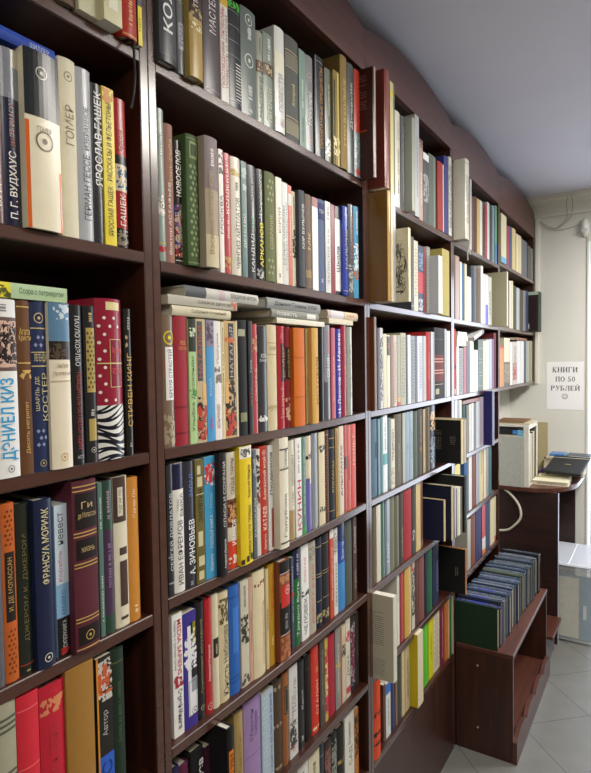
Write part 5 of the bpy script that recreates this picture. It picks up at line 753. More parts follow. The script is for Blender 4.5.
["album","dark green album with white framed pictures, fourth bookcase third shelf","album","books upright on the third shelf of the fourth bookcase",-0.003,2.7451,1.447,"U",0.0812,0.2344,0.1547,"35493a","p","q.1-.3#d8dcd0@.15-.85; q.36-.56#d8dcd0@.15-.85; q.62-.84#d8dcd0@.15-.85"],
["album","cream album right of dark green album, fourth bookcase third shelf","album","books upright on the third shelf of the fourth bookcase",-0.003,2.8148,1.447,"U",0.0504,0.2314,0.1527,"cdc6a4","p",""],
["album","ivory album right of cream album, fourth bookcase third shelf","album","books upright on the third shelf of the fourth bookcase",-0.003,2.874,1.447,"U",0.0598,0.2375,0.1568,"dad8cc","p",""],
["album","lavender grey album right of ivory album, fourth bookcase third shelf","album","books upright on the third shelf of the fourth bookcase",-0.003,2.9313,1.447,"U",0.0463,0.2438,0.1609,"aeb0c6","p",""],
["album","slim purple album right of lavender grey album, fourth bookcase third shelf","album","books upright on the third shelf of the fourth bookcase",-0.003,2.9766,1.447,"U",0.0356,0.245,0.1617,"59457a","p",""],
["hardcover_book","dark red hardcover at the far shelf end, fourth bookcase third shelf","book","books upright on the third shelf of the fourth bookcase",-0.003,3.0233,1.447,"U",0.0488,0.2762,0.1823,"6d2832","k",""],
["album","slim white album half hidden by a black one, fourth bookcase fourth shelf","album","books upright on the fourth shelf of the fourth bookcase",-0.003,2.3693,1.187,"U",0.0322,0.2443,0.1612,"d8d8d8","p",""],
["album","slim grey album right of slim white album, fourth bookcase fourth shelf","album","books upright on the fourth shelf of the fourth bookcase",-0.003,2.4008,1.187,"U",0.0246,0.2383,0.1572,"8a8a8c","p",""],
["album","slim white album further along, fourth bookcase fourth shelf","album","books upright on the fourth shelf of the fourth bookcase",-0.003,2.4303,1.187,"U",0.028,0.2364,0.156,"dcdcdc","p",""],
["hardcover_book","dark green hardcover right of slim white album, fourth bookcase fourth shelf","book","books upright on the fourth shelf of the fourth bookcase",-0.003,2.4839,1.187,"U",0.0555,0.2118,0.1398,"35503f","k",""],
["album","slim black album right of dark green hardcover, fourth bookcase fourth shelf","album","books upright on the fourth shelf of the fourth bookcase",-0.003,2.5332,1.187,"U",0.0361,0.2084,0.1375,"232628","p",""],
["album","slim cream album right of slim black album, fourth bookcase fourth shelf","album","books upright on the fourth shelf of the fourth bookcase",-0.003,2.5749,1.187,"U",0.0403,0.2099,0.1385,"c8c2a4","p",""],
["album","slim bluish white album right of slim cream album, fourth bookcase fourth shelf","album","books upright on the fourth shelf of the fourth bookcase",-0.003,2.6129,1.187,"U",0.0285,0.2117,0.1398,"d0d4e0","p",""],
["album","slim dark teal album right of slim bluish white album, fourth bookcase fourth shelf","album","books upright on the fourth shelf of the fourth bookcase",-0.003,2.647,1.187,"U",0.0324,0.2095,0.1383,"2e3c40","p",""],
["album","silver grey album right of slim dark teal album, fourth bookcase fourth shelf","album","books upright on the fourth shelf of the fourth bookcase",-0.003,2.6989,1.187,"U",0.064,0.2152,0.142,"b8b8bc","p",""],
["album","lavender album right of silver grey album, fourth bookcase fourth shelf","album","books upright on the fourth shelf of the fourth bookcase",-0.003,2.7683,1.187,"U",0.0668,0.2295,0.1515,"9c8fa2","p","p.0-1#c0b8c4@.4-.6"],
["album","large dark navy album with plain cover, fourth bookcase fourth shelf","album","books upright on the fourth shelf of the fourth bookcase",0.0385,2.819,1.187,"U",0.0339,0.2556,0.12,"8a8cb0","k","s0-1,0-1#23235e; p.0-1#c8cadc@.4-1"],
["paperback_book","lemon yellow paperback above the jutting dark stack, fourth bookcase fifth shelf","book","books upright on the fifth shelf of the fourth bookcase",-0.01,2.4088,0.923,"U",0.0721,0.234,0.1545,"d6c42a","p",""],
["hardcover_book","slim blue hardcover right of lemon yellow paperback above the, fourth bookcase fifth shelf","book","books upright on the fifth shelf of the fourth bookcase",-0.01,2.5415,0.923,"U",0.0576,0.231,0.1524,"335f9c","k",""],
["paperback_book","slim white paperback right of slim blue hardcover, fourth bookcase fifth shelf","book","books upright on the fifth shelf of the fourth bookcase",-0.01,2.5975,0.923,"U",0.0471,0.2405,0.1587,"d6d4ca","p",""],
["hardcover_book","reddish brown hardcover right of slim white paperback, fourth bookcase fifth shelf","book","books upright on the fifth shelf of the fourth bookcase",-0.01,2.6559,0.923,"U",0.062,0.2503,0.1652,"7a4632","k",""],
["paperback_book","slim grey paperback right of reddish brown hardcover, fourth bookcase fifth shelf","book","books upright on the fifth shelf of the fourth bookcase",-0.01,2.7188,0.923,"U",0.056,0.251,0.1656,"8c8c94","p",""],
["hardcover_book","straw cream hardcover right of slim grey paperback, fourth bookcase fifth shelf","book","books upright on the fifth shelf of the fourth bookcase",-0.01,2.7863,0.923,"U",0.0709,0.2561,0.169,"d0c79c","k","p.5-.9#b8ae84@.3-.7"],
["paperback_book","slim cream paperback right of straw cream hardcover, fourth bookcase fifth shelf","book","books upright on the fifth shelf of the fourth bookcase",-0.01,2.8469,0.923,"U",0.0422,0.253,0.167,"d8cca4","p",""],
["paperback_book","slim grey brown paperback right of slim cream paperback, fourth bookcase fifth shelf","book","books upright on the fifth shelf of the fourth bookcase",-0.01,2.8929,0.923,"U",0.0414,0.252,0.1663,"8d7a74","p",""],
["hardcover_book","teal hardcover right of slim grey brown paperback, fourth bookcase fifth shelf","book","books upright on the fifth shelf of the fourth bookcase",-0.01,2.9512,0.923,"U",0.0665,0.2645,0.1746,"22626a","k",""],
["booklet","thin grey cream booklet at the near shelf end, fourth bookcase sixth shelf","booklet","books upright on the sixth shelf of the fourth bookcase",-0.012,2.5814,0.66,"U",0.0498,0.2196,0.1449,"b0aca0","p",""],
["hardcover_book","red brown hardcover right of thin grey cream booklet, fourth bookcase sixth shelf","book","books upright on the sixth shelf of the fourth bookcase",-0.012,2.6526,0.66,"U",0.0785,0.2303,0.152,"7a4830","k",""],
["hardcover_book","navy hardcover right of red brown hardcover, fourth bookcase sixth shelf","book","books upright on the sixth shelf of the fourth bookcase",-0.012,2.7472,0.66,"U",0.099,0.2654,0.1752,"2e3262","k",""],
["paperback_book","red paperback with white and orange foot, fourth bookcase sixth shelf","book","books upright on the sixth shelf of the fourth bookcase",-0.012,2.8318,0.66,"U",0.0621,0.2572,0.1697,"c03028","p","p.0-.3#d8d8d0; p.0-.08#d88030"],
["hardcover_book","dark slate blue hardcover right of red paperback, fourth bookcase sixth shelf","book","books upright on the sixth shelf of the fourth bookcase",-0.012,2.9103,0.66,"U",0.0862,0.2608,0.1721,"323c62","k",""],
["paperback_book","cream paperback right of dark slate blue hardcover, fourth bookcase sixth shelf","book","books upright on the sixth shelf of the fourth bookcase",-0.012,2.9971,0.66,"U",0.0786,0.2635,0.1739,"d8cda4","p",""],
["paperback_book","thin cream paperback with red foot, fourth bookcase sixth shelf","book","books upright on the sixth shelf of the fourth bookcase",-0.012,3.0562,0.66,"U",0.0306,0.2309,0.1524,"d8c8a0","p","p.0-.12#c03030"],
["booklet","cream booklet with sky blue foot, fifth bookcase first shelf","booklet","books upright on the first shelf of the fifth bookcase",0.005,3.1754,2.09,"U",0.1158,0.2479,0.1,"d4cfae","p","p.0-.12#58a8d0"],
["booklet","slim crimson booklet right of cream booklet, fifth bookcase first shelf","booklet","books upright on the first shelf of the fifth bookcase",-0.003,3.3054,2.09,"U",0.0519,0.217,0.1,"a22b48","p",""],
["hardcover_book","slate blue hardcover right of slim crimson booklet, fifth bookcase first shelf","book","books upright on the first shelf of the fifth bookcase",-0.003,3.3759,2.09,"U",0.0786,0.2247,0.1,"4a5674","k",""],
["hardcover_book","sand coloured hardcover right of slate blue hardcover, fifth bookcase first shelf","book","books upright on the first shelf of the fifth bookcase",-0.003,3.4644,2.09,"U",0.0875,0.23,0.1,"cdbb88","k",""],
["booklet","slim ivory booklet right of sand coloured hardcover, fifth bookcase first shelf","booklet","books upright on the first shelf of the fifth bookcase",-0.003,3.5351,2.09,"U",0.0425,0.2147,0.1,"e2d4b4","p",""],
["hardcover_book","straw yellow hardcover right of slim ivory booklet, fifth bookcase first shelf","book","books upright on the first shelf of the fifth bookcase",-0.003,3.6149,2.09,"U",0.1056,0.2171,0.1,"d6caa0","k",""],
["hardcover_book","thick grey hardcover right of straw yellow hardcover, fifth bookcase first shelf","book","books upright on the first shelf of the fifth bookcase",-0.003,3.7574,2.09,"U",0.1669,0.2117,0.1,"70737a","k",""],
["booklet","dark grey booklet right of thick grey hardcover, fifth bookcase first shelf","booklet","books upright on the first shelf of the fifth bookcase",-0.003,3.8887,2.09,"U",0.0822,0.2029,0.09,"565656","p",""],
["booklet","mid grey booklet at the far end, fifth bookcase first shelf","booklet","books upright on the first shelf of the fifth bookcase",-0.003,3.9742,2.09,"U",0.0747,0.2,0.085,"7a7a78","p",""],
["booklet","slim cream booklet, nearer of two, fifth bookcase second shelf","booklet","books upright on the second shelf of the fifth bookcase",-0.003,3.3609,1.76,"U",0.0488,0.259,0.1,"d6d2c0","p",""],
["booklet","slim straw cream booklet right of slim cream booklet, fifth bookcase second shelf","booklet","books upright on the second shelf of the fifth bookcase",-0.003,3.4106,1.76,"U",0.04,0.2645,0.1,"ddd2a8","p",""],
["hardcover_book","dark green grey hardcover right of slim straw cream booklet, fifth bookcase second shelf","book","books upright on the second shelf of the fifth bookcase",-0.003,3.4751,1.76,"U",0.0779,0.2434,0.1,"3e4a46","k",""],
["booklet","silver grey booklet right of dark green grey hardcover, fifth bookcase second shelf","booklet","books upright on the second shelf of the fifth bookcase",-0.003,3.5605,1.76,"U",0.0813,0.2406,0.1,"b6b8b8","p",""],
["hardcover_book","dark brown hardcover right of silver grey booklet, fifth bookcase second shelf","book","books upright on the second shelf of the fifth bookcase",-0.003,3.6525,1.76,"U",0.0908,0.238,0.095,"54483e","k",""],
["booklet","slim grey booklet right of dark brown hardcover, fifth bookcase second shelf","booklet","books upright on the second shelf of the fifth bookcase",-0.003,3.7397,1.76,"U",0.071,0.2404,0.095,"888a8c","p",""],
["hardcover_book","slate navy hardcover right of slim grey booklet, fifth bookcase second shelf","book","books upright on the second shelf of the fifth bookcase",-0.003,3.8311,1.76,"U",0.0989,0.249,0.09,"3c465c","k",""],
["album","dark album with pale green rim jutting out at the end, fifth bookcase second shelf","album","books upright on the second shelf of the fifth bookcase",0.0555,3.9329,1.76,"U",0.1041,0.2479,0.11,"3a443c","k","s0-1,0-1#2a221f; s.1-.75,.06-.85#241516; s0-1,.92-1#a9b9a4; s.5-.75,.08-.2#c8c4c0"],
["paperback_book","thick orange paperback with red head, fifth bookcase third shelf","book","books upright on the third shelf of the fifth bookcase",-0.003,3.1601,1.447,"U",0.0971,0.2133,0.1,"c97f28","p","p.94-1#b8302c"],
["paperback_book","cream paperback with a dark picture below, fifth bookcase third shelf","book","books upright on the third shelf of the fifth bookcase",-0.003,3.2822,1.447,"U",0.1369,0.2583,0.1,"d5d0b6","p","p.0-.5#4a4436; f.06-.46#9a8c6a"],
["booklet","slim white booklet right of cream paperback, fifth bookcase third shelf","booklet","books upright on the third shelf of the fifth bookcase",-0.003,3.3858,1.447,"U",0.0597,0.239,0.1,"dcdcda","p",""],
["booklet","pale booklet with red marks, fifth bookcase third shelf","booklet","books upright on the third shelf of the fifth bookcase",-0.003,3.4759,1.447,"U",0.1097,0.241,0.1,"c9c0b8","p","f.1-.5#b83a3a; x.5-.9#77706a"],
["booklet","slim bluish white booklet right of pale booklet, fifth bookcase third shelf","booklet","books upright on the third shelf of the fifth bookcase",-0.003,3.5806,1.447,"U",0.088,0.249,0.095,"dadfe8","p",""],
["booklet","slim white booklet beside the navy one, fifth bookcase third shelf","booklet","books upright on the third shelf of the fifth bookcase",-0.003,3.6797,1.447,"U",0.0982,0.2513,0.095,"e0e0dc","p",""],
["booklet","thin navy booklet right of slim white booklet, fifth bookcase third shelf","booklet","books upright on the third shelf of the fifth bookcase",-0.003,3.7651,1.447,"U",0.06,0.2533,0.09,"343a66","p",""],
["hardcover_book","pale green grey hardcover right of thin navy booklet, fifth bookcase third shelf","book","books upright on the third shelf of the fifth bookcase",-0.003,3.855,1.447,"U",0.1067,0.2554,0.09,"a9b5ac","k",""],
["hardcover_book","beige hardcover at the far end, fifth bookcase third shelf","book","books upright on the third shelf of the fifth bookcase",-0.003,3.9634,1.447,"U",0.0963,0.2581,0.085,"a9a184","k",""],
["hardcover_book","blue hardcover lying flat on top of the upright row, first bookcase second shelf","book","books lying flat on the second shelf of the first bookcase",0,0.4241,2.0172,"L",0.0169,0.1015,0.125,"2f4fb0","k","tu.62-.9#c8d4f0@.3-.7:ШИЛЛЕР"],
["paperback_book","pale green paperback lying flat on top of the upright row, first bookcase third shelf","book","books lying flat on the third shelf of the first bookcase",0,0.4155,1.6892,"L",0.0199,0.1174,0.125,"b9d3a8","p","tu.38-.95#49664a@.25-.75:Ссора с патриархом; p.0-.28#e8dc30@.0-1; f.05-.28#5a5a20"],
["hardcover_book","cream hardcover lying at the bottom of the near pile, second bookcase third shelf","book","books lying flat on the third shelf of the second bookcase",0,0.7426,1.6844,"L",0.0182,0.1609,0.125,"d8d0b4","k","tu.3-.9#77694c@.25-.7:Собрание сочинений"],
["paperback_book","grey cream paperback lying in the middle of the near pile, second bookcase third shelf","book","books lying flat on the third shelf of the second bookcase",0,0.7323,1.702,"L",0.0164,0.1907,0.125,"b9b5a6","p","tu.4-.9#3c3a36@.3-.7:САКИ И ДРУГИЕ; f.9-1#c06a4a"],
["hardcover_book","grey and white hardcover lying on top of the near pile, second bookcase third shelf","book","books lying flat on the third shelf of the second bookcase",0,0.7772,1.7205,"L",0.02,0.219,0.125,"cfcdc6","k","p.0-.25#5c6064; p.42-.5#c8b4b8; tu.58-.96#4a4844@.25-.75:ВЛАДИМИР КРУПИН"],
["booklet","thin cream booklet lying under the grey hardcovers, second bookcase third shelf","booklet","books lying flat on the third shelf of the second bookcase",0,1.0632,1.6834,"L",0.0116,0.2117,0.125,"e2ddca","p",""],
["booklet","grey green hardcover lying between cream booklet and grey hardcover, second bookcase third shelf","booklet","books lying flat on the third shelf of the second bookcase",0,1.0443,1.6986,"L",0.0183,0.2031,0.125,"8d8f86","k","tu.1-.5#f0f0ea@.3-.7:повесть; p.72-.92#e6e6e0@.2-.8"],
["hardcover_book","grey hardcover with black lettering lying on top of the middle pile, second bookcase third shelf","book","books lying flat on the third shelf of the second bookcase",0,1.0283,1.7194,"L",0.0228,0.2276,0.125,"979a9a","k","tu.12-.92#3a3c3e@.25-.75:Даниил Гранин ЗУБР"],
["booklet","thin cream booklet lying under the pinkish hardcover, second bookcase third shelf","booklet","books lying flat on the third shelf of the second bookcase",0,1.2977,1.6946,"L",0.013,0.1345,0.125,"d9ceb4","p",""],
["hardcover_book","pinkish cream hardcover lying at the shelf end, second bookcase third shelf","book","books lying flat on the third shelf of the second bookcase",0,1.293,1.7119,"L",0.021,0.1703,0.125,"c9b9ae","k","p.1-.5#dcd6dc; p.55-.95#d8c4a4; x.6-.9#a86a5a"],
["booklet","white booklet lying lowest in the small pile, fourth bookcase third shelf","booklet","books lying flat on the third shelf of the fourth bookcase",0,2.372,1.6598,"L",0.0229,0.1277,0.125,"ecebe8","p",""],
["booklet","white booklet lying in the middle of the small pile, fourth bookcase third shelf","booklet","books lying flat on the third shelf of the fourth bookcase",0,2.3791,1.681,"L",0.0188,0.1508,0.125,"e8e6e4","p",""],
["booklet","white booklet lying on top of the small pile, fourth bookcase third shelf","booklet","books lying flat on the third shelf of the fourth bookcase",0,2.3862,1.699,"L",0.0167,0.1289,0.125,"efeff0","p",""],
["booklet","red brown booklet lying flat over the upright albums, fourth bookcase fourth shelf","booklet","books lying flat on the fourth shelf of the fourth bookcase",0,2.453,1.4102,"L",0.0154,0.2678,0.125,"7c3f2c","p",""],
["booklet","brown booklet lying flat over the upright booklets, fifth bookcase third shelf","booklet","books lying flat on the third shelf of the fifth bookcase",0,3.4896,1.708,"L",0.0147,0.3139,0.1,"8a5a40","p",""]
]

for rec in BOOKS: build_book(rec)

o = build_book(['hardcover_book', 'silver white hardcover leaning askew across the upright albums, fourth bookcase third shelf', 'book', 'books lying flat on the third shelf of the fourth bookcase', .0, 2.605, H + .088, 'L', .020, .195, .13, 'd4d4d6', 'k', 'p.0-.12#4a4a50; p.85-1#8a8a90'])
o.rotation_euler = (-PI / 2 + math.radians(13), 0, 0)

# bound journals standing spine up on the low bookcase
JC = ['16301f', 'cfc8a6', '2c2f62', '2a3346', '6f7a80', '333e58', '3c4b66', '38465f', '424e66', '30405a', '3a4a60', '4e5862', '33435e', '3e5068',
      '324058', '3f4a38', '4c583c', '344460', '3c4a60', '303d52', '454f3a', '323e52', '404a5c', '2a3342', '30363e', '262c44', '26282e', '1b1d20']
JT = [.008, .030, .026, .024, .022, .030, .026, .030, .028, .030, .026, .024, .030, .028, .030, .024, .030, .028, .030, .030, .026, .028, .026, .028, .030, .034, .030, .030]
JN = ['dark green', 'cream', 'violet blue', 'dark slate', 'grey', 'navy', 'dull blue', 'blue', 'slate blue', 'navy', 'dull blue', 'grey blue', 'blue', 'steel blue',
      'navy', 'olive green', 'moss green', 'navy', 'dull blue', 'dark blue', 'olive green', 'dark blue', 'slate blue', 'midnight blue', 'charcoal', 'indigo', 'charcoal', 'black']
OW = ['', 'first', 'second', 'third', 'fourth', 'fifth', 'sixth', 'seventh', 'eighth', 'ninth', 'tenth', 'eleventh', 'twelfth', 'thirteenth', 'fourteenth', 'fifteenth', 'sixteenth',
      'seventeenth', 'eighteenth', 'nineteenth', 'twentieth', 'twenty-first', 'twenty-second', 'twenty-third', 'twenty-fourth', 'twenty-fifth', 'twenty-sixth', 'twenty-seventh', 'twenty-eighth']
LOWTOP = .435
yy = 2.338; rj = random.Random(4)
fit = .752 / sum(JT)
for i, (c, t) in enumerate(zip(JC, JT)):
    t *= fit if i else 1
    dd = .178 + rj.uniform(-.008, .006) + (.012 if i > 21 else 0) - (.02 if i in (1, 2) else 0)
    hh = .176 + rj.uniform(-.006, .006)
    lab = 'dark green bound journal at the front of the row on the low bookcase' if i == 0 else f'{JN[i]} bound journal, {OW[i]} behind the dark green one on the low bookcase'
    xx = .166 + (rj.uniform(-.005, .005) if i else 0) + .032 * i / 27
    dec = '' if i == 0 else f'x.1-.9#8a94a8@.4-.6; p.0-1#{"9aa2a8" if i % 4 == 1 else "485464"}@.{rj.randint(10, 18)}-.{rj.randint(20, 26)}'
    if i in (2, 3, 6): dec += '; p.3-.7#3a44a0@.2-.9'
    build_book(['bound_journal', lab, 'journal', 'bound journals on the low bookcase', xx, yy + t / 2, LOWTOP + dd, 'S', t - .0006, hh, dd, c, 'k' if i in (0, 15, 20) else 'j', dec])
    yy += t

# ------------------------------------------------------------------ bookcases
def bookcase(name, label, y0, y1, zs, depth, bottom, corn, peak, top_of_sides, sag=None, plinth=True, sides=True):
    root = empty(name, label, 'bookcase', (0, y0, 0), group='bookcases along the wall')
    p = .018; W = y1 - y0
    for a in (0, W - p):
        sp_ = MB().box(-depth, -.0005, a + .0004, a + p - .0004, bottom, top_of_sides, .0012).build('side_panel', MAHOG, root)
        mesh_obj('edge_band', [(0, a + .0016, bottom + .002), (0, a + p - .0016, bottom + .002), (0, a + p - .0016, top_of_sides - .02), (0, a + .0016, top_of_sides - .02)], [(0, 1, 2, 3)], EDGE, sp_)
    MB().box(-depth - .004, -depth + .001, .001, W - .001, bottom, top_of_sides).build('back_panel', MAHOG, root)
    for k, zz in enumerate(zs):
        s = (sag or {}).get(k, 0); n = 12 if s else 1; V = []; F = []
        EV = []
        for i in range(n + 1):
            f = i / n; yv = p + .0005 + (W - 2 * p - .001) * f; dz = -s * (1 - (2 * f - 1) ** 2)
            for (xx, z2) in ((-depth + .002, zz - .0195), (-.0025, zz - .0195), (-.001, zz - .018), (-.001, zz - .0015), (-.0025, zz), (-depth + .002, zz)):
                V.append((xx, yv, z2 + dz))
            for (xx, z2) in ((-.0009, zz - .0175), (-.0009, zz - .002)): EV.append((xx + .0006, yv, z2 + dz))
        for i in range(n):
            for q in range(6): F.append((i * 6 + q, i * 6 + (q + 1) % 6, (i + 1) * 6 + (q + 1) % 6, (i + 1) * 6 + q))
        F += [tuple(range(6)), tuple(range(n * 6, n * 6 + 6))]
        sh = mesh_obj('shelf', V, F, MAHOG_Y, root)
        mesh_obj('edge_band', EV, [(2 * i, 2 * i + 2, 2 * i + 3, 2 * i + 1) for i in range(n)], EDGE, sh)
    # top board just above the cornice's lower edge and the arched cornice in front
    MB().box(-depth + .002, -.0185, p + .0005, W - p - .0005, corn, corn + .018).build('top_board', MAHOG_Y, root)
    n = 28; pts = [(.0005, corn), (W - .0005, corn)]
    for i in range(n + 1):
        f = 1 - i / n
        pts.append((.0005 + (W - .001) * f, corn_low + (peak - corn_low) * math.sin(PI * f) ** .8))
    MB().prism(pts, 'x', -.0178, .0012).build('cornice', CORN, root)
    if plinth:
        MB().box(-.012, -.0015, p + .0005, W - p - .0005, 0, zs[-1] - .0198).build('plinth_panel', MAHOG, root)
    return root
corn_low = H + .925
ST = [.503, .175, -.143, -.403, -.667, -.93, -1.19]
Z = lambda l: [H + q for q in l]
DEP = .24
bookcase('bookcase', 'dark mahogany bookcase, first in the row, with the polka dot book', -.101, .699, Z([.505, .184, -.144, -.416, -.69, -.95, -1.2]), DEP, 0, H + .808, H + .98, H + .83)
bookcase('bookcase', 'dark mahogany bookcase, second in the row, with piles lying on its third shelf', .699, 1.522, Z(ST), DEP, 0, H + .808, H + .98, H + .83, {2: .004, 3: .006, 4: .006, 5: .004})
bookcase('bookcase', 'dark mahogany bookcase, third in the row, with the kraft album jutting out', 1.522, 2.316, Z([.487, .17] + ST[2:]), DEP, 0, H + .828, H + .98, H + .85)
bookcase('bookcase', 'dark mahogany bookcase, fourth in the row, behind the low bookcase of journals', 2.316, 3.09, Z([.48, .168] + ST[2:]), DEP, 0, H + .785, H + .975, H + .80)
bookcase('bookcase', 'short wall bookcase of three shelves above the counter, last in the row', 3.09, 4.03, Z([.50, .17, -.143]), .135, H - .165, H + .772, H + .975, H + .79, None, False)

# low bookcase with the journals on top and a scalloped lip along the floor
root = empty('low_bookcase', 'low brown bookcase with scalloped bottom rail carrying blue bound journals', 'bookcase', (0, 2.335, 0))
LX = .226; LL = .775
for a in (0, LL - .018): MB().box(.002, LX, a, a + .018, 0, LOWTOP - .0185, .001).build('side_panel', LOWWOOD, root)
MB().box(.002, LX + .002, -.001, LL + .001, LOWTOP - .018, LOWTOP, .0015).build('top_panel', LOWWOOD_Y, root)
MB().box(.002, .007, .0185, LL - .0185, .004, LOWTOP - .0185).build('back_panel', LOWWOOD, root)
MB().box(.0075, LX - .004, .0185, LL - .0185, .06, .078).build('shelf', LOWWOOD_Y, root)
pts = [(-.001, .0), (LL + .001, 0)]
for i in range(61):
    f = 1 - i / 60; q = f * 4; fr = q - math.floor(q)
    pts.append((-.001 + (LL + .002) * f, .088 + .028 * (math.sin(PI * fr) ** .7 if 0 < fr < 1 else 0)))
MB().prism(pts, 'x', LX, LX + .016).build('scalloped_rail', LOWWOOD_Y, root)
for zz in (.36, .105):
    b = MB(); b.tube([(.09, -.0025, zz), (.09, .002, zz)], .0035, 10); b.build('screw_cap', surf('b9aa9c', .4), root)

# ------------------------------------------------------------------ room shell
YE = 4.05; CEIL = H + 1.02; WX = 2.7; YN = -1.7
structure(MB().box(-.6, WX + .2, YN - .2, 8.2, -.1, 0).build('floor', tile_mat()))
structure(MB().box(-.6, WX + .2, YN - .2, 8.2, CEIL, CEIL + .1).build('ceiling', CEILP))
structure(MB().box(-.40, -.25, YN - .1, 3.089, 0, CEIL).box(-.40, -.153, 3.089, YE + .15, 0, CEIL).build('wall_left', WALLP))
structure(MB().box(-.40, .306, YE, YE + .16, 0, CEIL).box(.306, 1.75, YE, YE + .16, 2.32, CEIL).box(1.75, WX, YE, YE + .16, 0, CEIL).build('wall_far', WALLP))
structure(MB().box(WX, WX + .15, YN - .1, 8.1, 0, CEIL).build('wall_right', WALLR))
structure(MB().box(-.40, WX + .15, YN - .15, YN, 0, CEIL).build('wall_near', WALLR))
# crown moulding along the far wall
prof = [(YE, H + .90), (YE - .016, H + .90), (YE - .016, H + .918), (YE - .010, H + .921), (YE - .014, H + .945), (YE - .034, H + .962), (YE - .036, H + .972), (YE - .048, H + .974), (YE - .054, H + .990), (YE - .075, H + .996), (YE - .08, CEIL), (YE, CEIL)]
structure(MB().prism(prof, 'x', -.153, WX).build('trim_1', TRIMP))
structure(MB().box(.006, .026, YE - .012, YE, H - .158, H + .905).build('trim_2', TRIMP))
structure(MB().box(.306, .316, YE - .008, YE + .17, 0, 2.34).box(1.72, 1.75, YE - .012, YE + .17, 0, 2.34)  .box(.316, 1.72, YE - .012, YE + .17, 2.31, 2.34).build('door_1', TRIMP))
structure(MB().box(-.153, .306, YE - .012, YE, 0, .07).build('baseboard_far', TRIMP))

# ------------------------------------------------------------------ counter and what stands on it
CT = H - .72
root = empty('counter_table', 'dark wenge counter with a rounded brown top under the wall bookcase', 'table', (.05, 3.75, 0))
loc = lambda v: [(a - .05, b - 3.75) for a, b in v]
top = [(-.15, YE - .014), (-.15, 3.43), (.05, 3.43)]
for i in range(13):
    a = -PI / 2 + PI / 2 * i / 12; top.append((.05 + .25 * math.cos(a), 3.70 + .27 * math.sin(a)))
top += [(.302, YE - .014)]
MB().prism(loc(top), 'z', CT - .022, CT).build('table_top', LOWWOOD_Y, root)
MB().prism(loc([(.275, 3.605), (.2975, 3.68), (.303, 3.75), (.303, YE - .014), (.2985, YE - .014), (.2985, 3.75), (.293, 3.68), (.270, 3.61)]), 'z', CT - .021, CT + .0005).build('edge_band', surf('c7cad2', .3), root)
MB().box(-.19, .176, 3.465 - 3.75, 3.483 - 3.75, 0, CT - .0225).build('front_panel', WENGE, root)
MB().box(.1765, .179, 3.463 - 3.75, 3.484 - 3.75, 0, CT - .0225).build('edge_strip', surf('b9bccb', .3), root)
MB().box(.10, .205, 3.955 - 3.75, 3.973 - 3.75, 0, CT - .0225).build('leg_panel', WENGE, root)

# album with crackle cover leaning at the counter's edge
def slab_book(name, label, cat, x0, x1, y0, y1, z0, z1, cover, inside='d9cfb4', group=None, face='y'):
    o = empty(name, label, cat, ((x0 + x1) / 2, (y0 + y1) / 2, z0), group=group)
    X = (x1 - x0) / 2; Yh = (y1 - y0) / 2; h = z1 - z0
    if face == 'y':
        MB().box(-X, X, -Yh, -Yh + .003, 0, h, .0006).build('front_board', cover, o); MB().box(-X, X, Yh - .003, Yh, 0, h, .0006).build('back_board', cover, o)
        MB().box(-X + .003, X - .003, -Yh + .0032, Yh - .0032, .003, h - .003).build('pages', page_mat(inside), o)
    else:
        MB().box(-X, X, -Yh, Yh, 0, .0025, .0005).build('back_board', cover, o); MB().box(-X, X, -Yh, Yh, h - .0025, h, .0005).build('front_board', cover, o)
        MB().box(-X + .002, X - .002, -Yh + .002, Yh - .002, .0027, h - .0027).build('pages', page_mat(inside), o)
    return o
slab_book('album', 'grey album with a crackle pattern cover standing at the counter edge', 'album', -.13, .055, 3.436, 3.448, CT, CT + .285, crackle_mat())
o = empty('file_box', 'white open fronted file box with papers on top on the counter', 'box', (-.02, 3.59, CT))
wm = surf('e2e0d6', .5)
MB().box(-.11, -.106, -.138, .13, 0, .350).build('side_panel', wm, o)
MB().box(.092, .096, -.138, -.112, 0, .350).box(.092, .096, .10, .13, 0, .350).box(.092, .096, -.112, .10, .325, .350).box(.092, .096, -.112, .10, 0, .01).build('side_panel', wm, o)
MB().box(-.106, .092, -.138, .13, .346, .350).build('top_panel', wm, o); MB().box(-.106, .092, -.138, .13, 0, .004).build('bottom_panel', wm, o); MB().box(-.106, .092, .126, .13, .004, .346).build('back_panel', wm, o)
MB().box(.068, .0918, -.138, -.134, .004, .346).box(-.106, .068, -.138, -.134, .338, .346).build('front_frame', wm, o)
slab_book('hardcover_book', 'black hardcover standing inside the white file box behind the crackle album', 'book', -.115, .02, 3.462, 3.488, CT + .0045, CT + .33, surf('26282c', .4))
slab_book('booklet', 'white paper folder standing inside the white file box', 'booklet', -.115, .04, 3.4585, 3.4615, CT + .0045, CT + .292, surf('e6e6e2', .5))
slab_book('booklet', 'black folder seen through the side opening of the white file box', 'booklet', -.05, .068, 3.61, 3.69, CT + .0045, CT + .295, surf('1f2024', .4))
slab_book('booklet', 'white folder seen through the side opening of the white file box', 'booklet', -.05, .068, 3.50, 3.60, CT + .0045, CT + .29, surf('dcdcda', .5))
for kx, (c_, l_, x0_, x1_) in enumerate((('4a90d8', 'bright blue sticky note on the black hardcover in the file box', -.012, .012), ('7fc0ea', 'light blue sticky note on the corner of the white paper folder', .014, .046))):
    yb_ = 3.4584 if kx == 0 else 3.4581
    sn = MB().box(x0_, x1_, yb_ - .0003, yb_, CT + (.296 if kx == 0 else .284), CT + (.318 if kx == 0 else .32)).build('sticky_note', surf(c_, .5)); tag(sn, l_, 'note')
